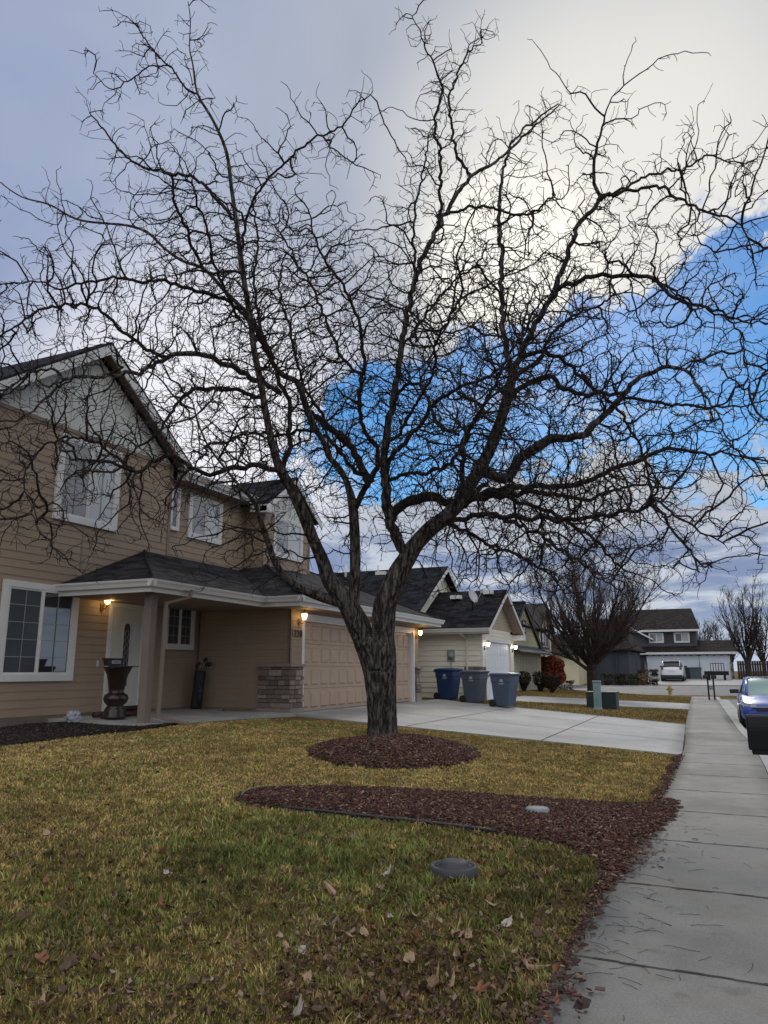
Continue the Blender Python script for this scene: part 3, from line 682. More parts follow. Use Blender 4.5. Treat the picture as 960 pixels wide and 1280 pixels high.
for r_ in range(rows):
    z0 = GZ0+r_*dh; frg.box(m, GY0+.05, GY1-.05, -.17, -.13, z0+.004, z0+dh-.004)
    for c_ in range(nP):
        a = GY0+.05+c_*dw
        # raised panel with a sloped shoulder
        A0, A1, Z0, Z1 = a+.05, a+dw-.05, z0+.07, z0+dh-.07
        m.loft([[frg.p(A0, -.13, Z0), frg.p(A1, -.13, Z0), frg.p(A1, -.13, Z1), frg.p(A0, -.13, Z1)], [frg.p(A0+.004, -.129, Z0+.004), frg.p(A1-.004, -.129, Z0+.004), frg.p(A1-.004, -.129, Z1-.004), frg.p(A0+.004, -.129, Z1-.004)]], sm=False, caps=False)
        m.loft([[frg.p(A0+.01, -.131, Z0+.01), frg.p(A1-.01, -.131, Z0+.01), frg.p(A1-.01, -.131, Z1-.01), frg.p(A0+.01, -.131, Z1-.01)], [frg.p(A0+.045, -.098, Z0+.045), frg.p(A1-.045, -.098, Z0+.045), frg.p(A1-.045, -.098, Z1-.045), frg.p(A0+.045, -.098, Z1-.045)]], sm=False)
m.build('garage_door', gdoor, H)
m = MB(); frg.box(m, GY0+.05, GY1-.05, -.165, -.11, GZ0-.035, GZ0+.003); m.build('door_seal', black, H)
# ledge stone pillars
def pillar(x0, x1, y0, y1, z0, z1, name='stone_pillar'):
    c = MB(); c.box(x0+.02, x1-.02, y0+.02, y1-.02, z0, z1); p = c.build(name, grout, H)
    m = MB(); rr = random.Random(int(y0*10))
    z = z0+.17
    while z < z1-.02:
        h = min(rr.choice((.09, .12, .15)), z1-z)
        for face in ('s', 'e'):
            L0, L1 = (x0, x1) if face == 's' else (y0, y1); a = L0
            while a < L1-.02:
                w = min(rr.uniform(.14, .36), L1-a);
                if L1-(a+w) < .08: w = L1-a
                pr = rr.uniform(-.002, .028); g = .006
                if face == 's': m.hexa([(a+g, y0-pr, z+g), (a+w-g, y0-pr, z+g), (a+w-g, y0+.05, z+g), (a+g, y0+.05, z+g), (a+g, y0-pr+rr.uniform(0, .01), z+h-g), (a+w-g, y0-pr+rr.uniform(0, .01), z+h-g), (a+w-g, y0+.05, z+h-g), (a+g, y0+.05, z+h-g)])
                else: m.hexa([(x1-.05, a+g, z+g), (x1+pr, a+g, z+g), (x1+pr, a+w-g, z+g), (x1-.05, a+w-g, z+g), (x1-.05, a+g, z+h-g), (x1+pr-rr.uniform(0, .01), a+g, z+h-g), (x1+pr-rr.uniform(0, .01), a+w-g, z+h-g), (x1-.05, a+w-g, z+h-g)])
                a += w
        z += h
    m.build('ledge_stones', stone, p, bevel=.008)
    m = MB(); m.box(x0-.04, x1+.05, y0-.05, y1+.0, z1, z1+.07); m.build('cap_stone', plain('cap_stone', (.27, .235, .20), .85, .2, 8, bmp=.5), p, bevel=.012)
    m = MB(); m.box(x0-.01, x1+.02, y0-.02, y1, z0-.3, z0+.17); m.build('footing', concrete_mat('footing_concrete', (.36, .33, .28), .7), p)
pillar(-9.98, -9.10, 15.08, 15.70, .48, 1.58)
pillar(-9.3, -9.10, 22.97, 23.36, .48, 1.55)
# house number beside the garage
tm = text_mesh('1220', .235, .004); no = bpy.data.objects.new('house_number', tm); COL.objects.link(no); no.parent = H
no.location = Vector((XG+.026, 15.46, 2.35))-H.location; no.rotation_euler = (R(90), 0, R(90)); tm.materials.append(black)
# porch slab
m = MB(); poly = [(-11.79, 10.75), (-9.62, 10.80), (-9.45, 11.6), (-9.35, 12.6), (-9.2, 13.6), (-9.0, 14.35), (-8.85, 15.02), (-9.9, 15.06), (-10.2, 14.6), (-10.75, 14.55), (-11.0, 15.18), (-11.79, 15.18)]
m.prism([(x, y, .605-.05*sm01((x+10.6)/1.2)) for x, y in poly], (0, 0, -.25))
m.build('porch_slab', drivec, H)
m = MB(); m.prism([(x, y, .565) for x, y in [(-10.98, 15.17), (-10.74, 14.58), (-10.2, 14.62), (-9.92, 15.05)]], (0, 0, -.1)); m.build('porch_planting_bed', plain('bark_bed', (.055, .035, .028), .95, .4, 25, bmp=.8), H)
wall_lantern('wall_lantern', (XW+.012, 11.88, 2.80), PX, 'lit amber wall lantern beside the front door', e=8, power=3)
wall_lantern('wall_lantern', (XG+.015, 15.56, 2.63), PX, 'lit amber wall lantern above the house number', e=6, power=1.6)
wall_lantern('wall_lantern', (XG+.015, 23.15, 2.58), PX, 'lit amber wall lantern at the right end of the tan garage', e=8, power=2.5)

# ------------------------------------------------------------------ cream neighbour
Nh = thing('cream_house', (-8.0, 28.0, .35), 'cream vinyl-sided house with dark roof, satellite dish and white garage door', 'house')
nx = -7.95; ny0, ny1 = 26.5, 31.0; fs = Fr((0, ny0, 0), (1, 0, 0), NY); ff = Fr((nx, 0, 0), (0, 1, 0), PX)
gd0, gd1 = 26.95, 30.45
m = MB(); lap(m, fs, .50, 2.95, lambda z: (-22, nx), .19, .024)
lap(m, ff, .45, 2.95, lambda z: (ny0, gd0-.1), .12); lap(m, ff, .45, 2.95, lambda z: (gd1+.1, ny1), .12); lap(m, ff, 2.62, 3.05, lambda z: (gd0-.1, gd1+.1), .14)
m.build('wall', cream, Nh)
m = MB(); m.box(-22, nx-.004, ny0+.004, gd0, .0, 2.94); m.box(-22, nx-.004, gd1, ny1, 0, 2.94); m.box(-22, nx-.5, gd0, gd1, 0, 2.94); m.box(nx-.5, nx-.004, gd0, gd1, 2.6, 2.94); m.build('wall_core', cream_t, Nh)
m = MB(); fs.box(m, -22, nx+.005, -.01, .02, .1, .51); m.build('foundation', concrete_mat('block_foundation', (.30, .29, .27)), Nh)
pk = (ny0+ny1)/2; ptop = 4.62; nr = nx+.42; sl = (ptop-3.02)/(pk-(ny0-.45))
m = MB(); lap(m, ff, 3.05, 4.35, lambda z: (pk-(4.36-z)/sl, pk+(4.36-z)/sl), .12); m.prism([(nx-.01, pk-1.95, 3.0), (nx-.01, pk+1.95, 3.0), (nx-.01, pk, 4.34)], (-.3, 0, 0)); m.build('gable_wall', siding_mat('tan_shake', (.42, .36, .27)), Nh)
m = MB()
yl_, yr_ = ny0-.45, ny1+.45
for yy in (yl_, yr_):
    m.prism([(nr, pk, ptop), (nr, yy, 3.02), (nr, yy, 2.95), (nr, pk, ptop-.07)], (-14, 0, 0))
m.build('garage_roof', shing2, Nh)
m = MB(); rake_board(m, (nr-.02, pk, ptop-.07), (nr-.02, yr_, 2.95), 0, .16); rake_board(m, (nr-.02, yl_, 2.95), (nr-.02, pk, ptop-.07), 0, .16)
m.box(nx-.1, nr+.012, yr_-.5, yr_+.02, 2.72, 2.93)
m.build('rake_board', white, Nh)
m = MB(); m.prism([(nx+.002, pk, ptop-.24), (nx+.002, yr_-.1, 2.80), (nx+.002, yr_-.1, 2.77), (nx+.002, pk, ptop-.27)], (.39, 0, 0)); m.prism([(nx+.002, pk, ptop-.24), (nx+.002, yl_+.1, 2.80), (nx+.002, yl_+.1, 2.77), (nx+.002, pk, ptop-.27)], (.39, 0, 0)); m.build('soffit', soff, Nh)
m = MB(); m.box(-22, nr-.02, yl_+.01, yl_+.04, 2.80, 2.94); m.build('fascia', white, Nh)
gutter(Nh, (-22, yl_, 2.99), (nr+.02, yl_, 2.99), NY, mat=white)
# main body behind rises higher, with a small street gable
xu = -10.05; pu = 29.0; tu = 5.72; hu = 1.55
m = MB()
for sg in (-1, 1): m.prism([(xu, pu, tu), (xu, pu+sg*4.6, tu-.62*4.6), (xu, pu+sg*4.6, tu-.62*4.6-.07), (xu, pu, tu-.07)], (-13, 0, 0))
m.build('main_roof', shing2, Nh)
m = MB(); rake_board(m, (xu-.02, pu, tu-.05), (xu-.02, pu+4.4, tu-.05-.62*4.4), 0, .17); rake_board(m, (xu-.02, pu-2.2, tu-.05-.62*2.2), (xu-.02, pu, tu-.05), 0, .17); m.build('main_rake_board', white, Nh)
m = MB(); lap(m, Fr((xu-.35, 0, 0), (0, 1, 0), PX), 3.2, 5.55, lambda z: (pu-(5.56-z)/.62, pu+(5.56-z)/.62), .12); m.build('main_gable_wall', cream, Nh)
m = MB(); m.box(nx-.10, nx-.06, gd0, gd1, .44, 2.55)
for r_ in range(4):
    for c_ in range(8):
        a = gd0+.05+c_*(gd1-gd0-.1)/8; z = .50+r_*.51; m.box(nx-.062, nx-.05, a+.05, a+.38, z+.05, z+.44)
m.build('garage_door', plain('white_garage_door', (.74, .78, .82), .5, .04, 2, bmp=.05), Nh)
m = MB(); ff.box(m, gd0-.1, gd0, 0, .03, .44, 2.66); ff.box(m, gd1, gd1+.1, 0, .03, .44, 2.66); ff.box(m, gd0, gd1, 0, .03, 2.55, 2.66); ff.box(m, ny0-.015, ny0+.08, .0, .025, 2.0, 3.0); fs.box(m, nx-.09, nx+.025, 0, .02, .5, 2.95); m.build('garage_door_trim', white, Nh)
m = MB(); m.box(-8.62, nx+.03, ny0-.06, ny0+.35, .42, 1.62); m.build('brick_base', shingle_mat('brick_wainscot', (.20, .13, .10), .2, .07), Nh); m = MB(); m.box(nx-.1, nx+.06, gd1+.02, ny1+.02, .42, 1.45); bp = m.build('brick_base', MATS['brick_wainscot'], Nh)
m = MB(); dsp(m, [(-8.60, ny0-.50, 2.92), (-8.62, ny0-.40, 2.80), (-8.50, ny0-.06, 2.62), (-8.50, ny0-.06, .5)]); m.build('downspout', cream_t, Nh)
m = MB(); m.lathe((-9.13, ny0-.02, 2.02), [(.11, -.10), (.12, .12)], 12); m.box(-9.27, -8.99, ny0-.07, ny0-.01, 1.85, 2.25); mt_ = m.build('electric_meter', plain('meter_grey', (.25, .29, .30), .4), Nh)
m = MB(); m.tube([(-9.13, ny0-.04, 1.86), (-9.13, ny0-.04, .5)], .025, 6); m.build('conduit', plain('meter_grey', (.25, .29, .30), .4), mt_)
m = MB()
for (x, y) in ((-12.6, 28.2), (-9.4, 28.3)): z = (tu if x < -10 else ptop)-.35; m = MB(); m.box(x-.2, x+.2, y-.45, y-.15, z-.02, z+.12); m.build('roof_vent', white, Nh)
m = MB(); m.box(-8.35, -8.0, 28.2, 28.45, 4.42, 4.58)
m.build('roof_vent', white, Nh)
m = MB(); m.tube([(-14.6, 28.6, 5.3), (-14.6, 28.6, 5.95)], .05, 8); m.build('vent_pipe', white, Nh); m = MB(); m.tube([(-13.1, 28.7, 5.4), (-13.1, 28.7, 5.9)], .04, 8); m.build('vent_pipe', white, Nh)
# satellite dish on the roof slope
sd_ = thing('satellite_dish', (-8.52, 27.3, 3.72), 'pale grey satellite dish on the neighbour\'s dark roof', 'satellite dish')
dm = plain('dish_grey', (.42, .44, .45), .4, .05); base = Vector((-8.52, 27.3, 3.72))
ax = Vector((.80, -.45, .40)).normalized(); u_ = ax.cross(Vector((0, 0, 1))).normalized(); v_ = u_.cross(ax); dc = base+Vector((.05, -.1, .52))
m = MB(); rings = []
for r_ in (0.02, .09, .16, .22, .25): rings.append([tuple(dc+ax*(r_*r_*.75)+u_*r_*.82*math.cos(a)+v_*r_*1.12*math.sin(a)) for a in np.linspace(0, 2*math.pi, 24, endpoint=False)])
m.loft(rings+[[tuple(Vector(p)-ax*.02) for p in rings[-1]]]+[[tuple(Vector(p)-ax*.02) for p in r_] for r_ in rings[::-1][1:]], True); m.build('dish_reflector', dm, sd_)
m = MB(); m.tube([base+Vector((0, 0, -.15)), base+Vector((0, 0, .45)), dc-ax*.05], .022, 6); m.tube([base+Vector((.3, .1, -.05)), base+Vector((0, 0, .35))], .012, 5); m.build('mast', iron, sd_)
m = MB(); m.tube([dc-v_*.26, dc-v_*.22+ax*.20, dc+ax*.50-v_*.08], .013, 5); m.box(*[c for k in range(3) for c in ((dc+ax*.52-v_*.06)[k]-.05, (dc+ax*.52-v_*.06)[k]+.05)]); m.build('feed_arm', dm, sd_)
wall_lantern('wall_lantern', (nx+.02, gd0-.22, 2.30), PX, 'lit white wall lantern left of the neighbour\'s white garage door', (1, .86, .66), 8, 1.0, 'black')
wall_lantern('wall_lantern', (nx+.02, gd1+.28, 2.30), PX, 'lit white wall lantern right of the neighbour\'s white garage door', (1, .92, .80), 10, 1.0, 'black')

# ------------------------------------------------------------------ yellow house with dark trim
Yh = thing('yellow_house', (-9.5, 42, .4), 'pale yellow house with steep dark-trimmed gable and dormer', 'house')
yx = -9.5; fy = Fr((yx, 0, 0), (0, 1, 0), PX)
m = MB(); lap(m, fy, .4, 2.45, lambda z: (36.4, 43.2), .2); lap(m, Fr((yx-.2, 0, 0), (0, 1, 0), PX), .4, 3.9, lambda z: (43.2, 47.2), .2)
lap(m, fy, 2.75, 4.9, lambda z: (39.4-(4.95-z)/.60, 39.4+(4.95-z)/.60), .2); lap(m, Fr((0, 36.4, 0), (1, 0, 0), NY), .3, 3.2, lambda z: (-18, yx), .2)
m.build('wall', yel, Yh)
m = MB(); m.box(-18, yx-.01, 36.41, 43.2, .2, 2.45); m.box(-18, yx-.21, 43.2, 47.2, .2, 3.9); m.prism([(yx-.02, 35.8, 2.6), (yx-.02, 43.0, 2.6), (yx-.02, 39.4, 4.85)], (-2, 0, 0)); m.build('wall_core', yel, Yh)
m = MB()
for sg in (-1, 1): m.prism([(yx+.12, 39.4, 5.12), (yx+.12, 39.4+sg*4.3, 5.12-.6*4.3), (yx+.12, 39.4+sg*4.3, 5.0-.6*4.3), (yx+.12, 39.4, 5.0)], (-9, 0, 0))
m.prism([(yx+.1, 43.6, 3.75), (yx+.1, 47.9, 3.75), (yx-3, 47.9, 5.5), (yx-3, 43.6, 5.5)], (0, 0, .08)); m.prism([(yx-3, 36, 5.5), (yx-3, 47.9, 5.5), (yx-7, 47.9, 3.4), (yx-7, 36, 3.4)], (0, 0, .08))
m.prism([(yx+.1, 36, 3.75), (yx+.1, 43.6, 3.75), (yx-3, 43.6, 5.5), (yx-3, 36, 5.5)], (0, 0, .08))
m.build('roof', shing2, Yh)
m = MB()
for sg in (-1, 1): rake_board(m, (yx+.10, 39.4, 5.06), (yx+.10, 39.4+sg*4.32, 5.06-.6*4.32), 0, .24)
m.prism([(yx+.02, 36.4, 2.72), (yx+.02, 43.9, 2.72), (yx+.55, 43.9, 2.42), (yx+.55, 36.4, 2.42)], (0, 0, -.08)); m.build('dark_trim', dkbrown, Yh)
# dormer
m = MB(); dz = 4.0; dy0, dy1 = 43.4, 46.4; lap(m, Fr((yx-.1, 0, 0), (0, 1, 0), PX), 2.7, 4.0, lambda z: (dy0, dy1), .2); lap(m, Fr((yx-.1, 0, 0), (0, 1, 0), PX), 4.0, 5.2, lambda z: (44.9-(5.25-z)/.8, 44.9+(5.25-z)/.8), .2); m.box(yx-4, yx-.11, dy0, dy1, 2.6, 4.0); m.prism([(yx-.11, dy0, 4), (yx-.11, dy1, 4), (yx-.11, 44.9, 5.2)], (-3, 0, 0)); dmr = m.build('dormer', yel, Yh)
m = MB()
for sg in (-1, 1): m.prism([(yx+.15, 44.9, 5.45), (yx+.15, 44.9+sg*2.0, 5.45-1.6), (yx+.15, 44.9+sg*2.0, 5.30-1.6), (yx+.15, 44.9, 5.30)], (-3.5, 0, 0))
m.build('dormer_roof', dkbrown, dmr)
window(Yh, Fr((yx-.08, 0, 0), (0, 1, 0), PX), 43.9, 45.9, 2.75, 3.95, .1, True, (2, 2), trim_m=dkbrown, gmat=(glass_b, glass_b))
window(Yh, Fr((yx, 0, 0), (0, 1, 0), PX), 39.0, 39.7, 3.4, 4.1, .08, False, None, trim_m=dkbrown)
m = MB(); m.box(yx+.001, yx+.05, 37.6, 42.4, .45, 2.2)
for r_ in range(4):
    for c_ in range(8): m.box(yx+.05, yx+.062, 37.7+c_*.585, 38.2+c_*.585, .52+r_*.43, .86+r_*.43)
m.build('garage_door', plain('yellow_garage_door', (.44, .41, .29), .5, .05), Yh)

# ------------------------------------------------------------------ low brown-roofed house, blue-grey house, fence
Bh = thing('brown_roof_house', (-13.5, 60, .4), 'low cream house with a brown hip roof behind the red bush', 'house')
a, b_ = atY(690, 815, 61)[0], atY(722, 815, 61)[0]
m = MB(); m.box(a-4, b_, 61, 68, .3, 2.75); m.build('wall', yel, Bh)
m = MB(); m.prism([(a-4.5, 60.5, 2.7), (b_+.5, 60.5, 2.7), (b_-1.2, 64, 4.4), (a-3, 64, 4.4)], (0, 0, .1)); m.prism([(b_+.5, 60.5, 2.7), (b_+.5, 68, 2.7), (b_-1.2, 64, 4.4)], (0, 0, .1)); m.build('roof', shing3, Bh)
Ah = thing('blue_grey_house', (-11, 66, .5), 'dark blue-grey house behind the upright bare tree with white-trimmed window', 'house')
x0, x1 = atY(718, 815, 66)[0], atY(785, 815, 66)[0]; fb = Fr((0, 66, 0), (1, 0, 0), NY)
m = MB(); lap(m, fb, .4, 3.1, lambda z: (x0, x1), .2); m.box(x0, x1, 66.01, 76, .3, 3.1); m.build('wall', blueg, Ah)
m = MB(); m.prism([(x0-.4, 65.5, 3.1), (x1+.5, 65.5, 3.1), (x1-1.2, 71, 6.0), (x0+1.6, 71, 6.0)], (0, 0, .1)); m.prism([(x1+.5, 65.5, 3.1), (x1+.5, 76.5, 3.1), (x1-1.2, 71, 6.0)], (0, 0, .1)); m.prism([(x0-.4, 76.5, 3.1), (x0-.4, 65.5, 3.1), (x0+1.6, 71, 6.0)], (0, 0, .1)); m.prism([(x1+.5, 76.5, 3.1), (x0-.4, 76.5, 3.1), (x0+1.6, 71, 6.0), (x1-1.2, 71, 6.0)], (0, 0, .1)); m.build('roof', shing3, Ah)
wl, wr = atY(731, 830, 66), atY(740, 838, 66)
window(Ah, fb, wl[0]-.1, wr[0]+.1, wr[2]-.1, wl[2]+.55, .12, False, (2, 3), gmat=(glass_b, None))
m = MB(); m.box(x0+3.4, x0+3.5, 65.8, 66, .5, 2.9); m.build('porch_post', blueg, Ah); m = MB(); m.box(x0+5.0, x0+5.1, 65.8, 66, .5, 2.9); m.build('porch_post', blueg, Ah)
fc = thing('wood_fence', (-11, 60, .4), 'dark brown board fence beside the blue-grey house', 'fence'); fm = plain('fence_brown', (.045, .022, .016), .8, .25, 4)
fx0, fx1 = atY(703, 840, 62)[0], atY(719, 840, 62)[0]
m = MB(); k = fx0-1.5
while k < fx1: m.box(k, k+.13, 62, 62.02, .4, 2.2+.0*k); k += .14
m.build('boards', fm, fc); m = MB(); m.box(fx0-1.5, fx1, 62.02, 62.06, .7, .8); m.box(fx0-1.5, fx1, 62.02, 62.06, 1.8, 1.9); m.build('rails', fm, fc)

# ------------------------------------------------------------------ far house across the corner
YF = 78.0; Fh = thing('far_house', (-3, YF, .66), 'slate-blue two-storey house across the street with white garage doors', 'house'); f8 = Fr((0, YF, 0), (1, 0, 0), NY)
def FX(px): return float(atY(px, 838, YF)[0])
def FZ(py, px=850): return float(atY(px, py, YF)[2])
xa, xb_, xc = FX(772), FX(916), FX(874)
zlo, zg, zup, zed = .66, FZ(817), FZ(788, 820), FZ(803)
m = MB(); lap(m, f8, zlo, zg, lambda z: (xa, xb_), .2); lap(m, Fr((0, YF+.9, 0), (1, 0, 0), NY), zed-.3, zup, lambda z: (FX(770), xc), .2); m.box(xa, xb_, YF+.01, YF+8, .5, zg); m.box(FX(770), xc, YF+.91, YF+8, zg, zup); m.build('wall', slate, Fh)
m = MB()
m.prism([(xa-.3, YF-.5, zg+.05), (xb_+.6, YF-.5, zg+.05), (xb_+.1, YF+2.4, zed+.15), (xa+.2, YF+2.4, zed+.15)], (0, 0, .1))
m.prism([(FX(770)-.6, YF+.4, zup), (xc+.35, YF+.4, zup), (xc-.4, YF+5, FZ(763)+.45), (FX(770)+.4, YF+5, FZ(763)+.45)], (0, 0, .1))
m.build('roof', shing3, Fh)
m = MB(); m.box(xa-.3, xb_+.6, YF-.53, YF-.5, zg-.08, zg+.13); m.box(FX(770)-.6, xc+.35, YF+.37, YF+.4, zup-.12, zup+.08); m.build('fascia', white, Fh)
for p0, p1 in ((811, 873), (877, 912)):
    m = MB(); X0, X1 = FX(p0), FX(p1); f8.box(m, X0, X1, .012, .05, zlo, FZ(821.5))
    nn = 8 if p1-p0 > 50 else 4
    for r_ in range(4):
        for c_ in range(nn): w_ = (X1-X0)/nn; f8.box(m, X0+c_*w_+.08, X0+(c_+1)*w_-.08, .05, .065, zlo+.08+r_*.58, zlo+.52+r_*.58)
    f8.box(m, X0-.12, X0, .012, .08, zlo, FZ(821.5)+.12); f8.box(m, X1, X1+.12, .012, .08, zlo, FZ(821.5)+.12); f8.box(m, X0, X1, .012, .08, FZ(821.5), FZ(821.5)+.12)
    m.build('garage_door', plain('far_door_white', (.70, .76, .84), .5, .04), Fh)
fu = Fr((0, YF+.9, 0), (1, 0, 0), NY)
for p0, p1 in ((813, 832), (845, 865)): window(Fh, fu, FX(p0), FX(p1), FZ(803), FZ(790), .12, True, None, gmat=(glass_b, glass_v))
for p0, p1 in ((809, 812), (833, 838), (840, 844), (866, 870)):
    m = MB(); fu.box(m, FX(p0), FX(p1), .02, .06, FZ(803), FZ(790)); m.build('shutter', dkbrown, Fh)
m = MB(); f8.box(m, FX(873.6)+.15, FX(876.4)-.1, .01, .2, zlo, zlo+1.6); m.build('stone_base', shingle_mat('far_stone', (.2, .18, .16), .3, .12), Fh); m = MB(); f8.box(m, FX(806), FX(810), .01, .2, zlo, zlo+1.6); m.build('stone_base', shingle_mat('far_stone', (.2, .18, .16), .3, .12), Fh); m = MB(); f8.box(m, FX(913.5), xb_+.1, .01, .2, zlo, zlo+1.6); m.build('stone_base', shingle_mat('far_stone', (.2, .18, .16), .3, .12), Fh)
m = MB(); f8.box(m, FX(778), FX(782), .1, .25, zlo, zg); m.build('porch_post', slate, Fh); m = MB(); f8.box(m, FX(793), FX(796), .1, .25, zlo, zg); m.build('porch_post', slate, Fh)
m = MB(); gxc = FX(792); m.prism([(gxc-2.2, YF+.2, zup-.9), (gxc, YF+.2, zup+.35), (gxc, YF+.2, zup+.2), (gxc-2.2, YF+.2, zup-1.05)], (0, 1.4, 0)); m.prism([(gxc+2.0, YF+.2, zup-.8), (gxc, YF+.2, zup+.35), (gxc, YF+.2, zup+.2), (gxc+2.0, YF+.2, zup-.95)], (0, 1.4, 0)); m.build('porch_gable', white, Fh)
# fence right of the far house
fc2 = thing('wood_fence', (FX(918), YF-2, .7), 'long brown board fence right of the slate-blue house', 'fence')
m = MB(); k = xb_+.4
while k < 14: m.box(k, k+.18, YF-1, YF-.97, .6, 2.35); k += .2
m.build('boards', plain('fence_red_brown', (.04, .022, .017), .8, .25, 4), fc2); m = MB(); m.box(xb_+.4, 14, YF-.97, YF-.92, 1, 1.1); m.box(xb_+.4, 14, YF-.97, YF-.92, 2, 2.1); m.build('rails', fm, fc2)

# ------------------------------------------------------------------ bare trees
def resample(P, Rr, step):
    P = np.array(P); Rr = np.array(Rr); d = np.r_[0, np.cumsum(np.linalg.norm(np.diff(P, axis=0), axis=1))]
    n = max(3, int(d[-1]/step)+1); t = np.linspace(0, d[-1], n)
    # smooth through the points (Catmull-Rom by index)
    out = np.empty((n, 3))
    for i, x in enumerate(t):
        k = min(max(np.searchsorted(d, x, 'right')-1, 0), len(P)-2); u = (x-d[k])/max(1e-6, d[k+1]-d[k])
        p0 = P[max(k-1, 0)]; p1 = P[k]; p2 = P[k+1]; p3 = P[min(k+2, len(P)-1)]
        out[i] = .5*((2*p1)+(-p0+p2)*u+(2*p0-5*p1+4*p2-p3)*u*u+(-p0+3*p1-3*p2+p3)*u**3)
    return out, np.interp(t, d, Rr)
class Tubes:
    """many tapering tubes gathered into one numpy mesh"""
    def __init__(s): s.V = []; s.Fc = []; s.n = 0
    def add(s, P, r, k):
        P = np.asarray(P, float); T = np.gradient(P, axis=0); T /= np.linalg.norm(T, axis=1)[:, None]+1e-9
        ref = np.array([.31, .52, .79]) if abs(T[0][2]) < .8 else np.array([1., .1, 0])
        A = np.cross(T, ref); A /= np.linalg.norm(A, axis=1)[:, None]+1e-9
        for i in range(1, len(A)):
            if (A[i]*A[i-1]).sum() < 0: A[i] = -A[i]
        B = np.cross(T, A); an = np.arange(k)*2*np.pi/k; c, sn = np.cos(an), np.sin(an); r = np.asarray(r)
        V = P[:, None, :]+(A[:, None, :]*c[None, :, None]+B[:, None, :]*sn[None, :, None])*r[:, None, None]
        m = len(P); idx = np.arange(m*k).reshape(m, k)+s.n
        a = idx[:-1]; b = idx[1:]; f = np.stack([a, np.roll(a, -1, 1), np.roll(b, -1, 1), b], -1).reshape(-1, 4)
        s.V.append(V.reshape(-1, 3)); s.Fc.append(f); s.n += m*k
    def mesh(s, name, mat, parent, smooth=True): return np_mesh(name, np.concatenate(s.V), np.concatenate(s.Fc), mat, parent, smooth=smooth)
def bark_mat(name, col, sc=1.0):
    m, nt, b = new_mat(name); tc = NN(nt, 'ShaderNodeTexCoord').outputs['Object']
    g = noise_node(nt, tc, 20*sc, 6, .7, (1, 1, .16)); p = noise_node(nt, tc, 2.5, 4, .6); f = noise_node(nt, tc, 70*sc, 4, .7, (1, 1, .5))
    c = ramp(nt, g, [(.40, tuple(x*.14 for x in col)), (.5, tuple(x*.85 for x in col)), (.64, tuple(x*2.7 for x in col))])
    c = mixn(nt, .6, c, mixn(nt, 1.0, c, ramp(nt, p, [(.3, (.6, .6, .62)), (.7, (1.4, 1.35, 1.3))]), 'MULTIPLY'))
    c = mixn(nt, .5, c, mixn(nt, 1.0, c, ramp(nt, f, [(.3, (.5, .5, .5)), (.7, (1.5, 1.5, 1.5))]), 'MULTIPLY'))
    nt.links.new(c, b.inputs['Base Color']); b.inputs['Roughness'].default_value = .9; b.inputs['Specular IOR Level'].default_value = .25
    ad = NN(nt, 'ShaderNodeMath', operation='MULTIPLY_ADD'); nt.links.new(f, ad.inputs[0]); ad.inputs[1].default_value = .3; nt.links.new(g, ad.inputs[2])
    bump(nt, b, ad.outputs[0], 1.0, .03); return m
bark = bark_mat('furrowed_bark', (.078, .070, .065)); bark_s = bark_mat('branch_bark', (.040, .032, .030), 2.0); twig_m = plain('twig_bark', (.034, .024, .023), .8, .3, 3, bmp=0, spec=.2)

D0 = 13.35          # forward distance of the trunk from the lens
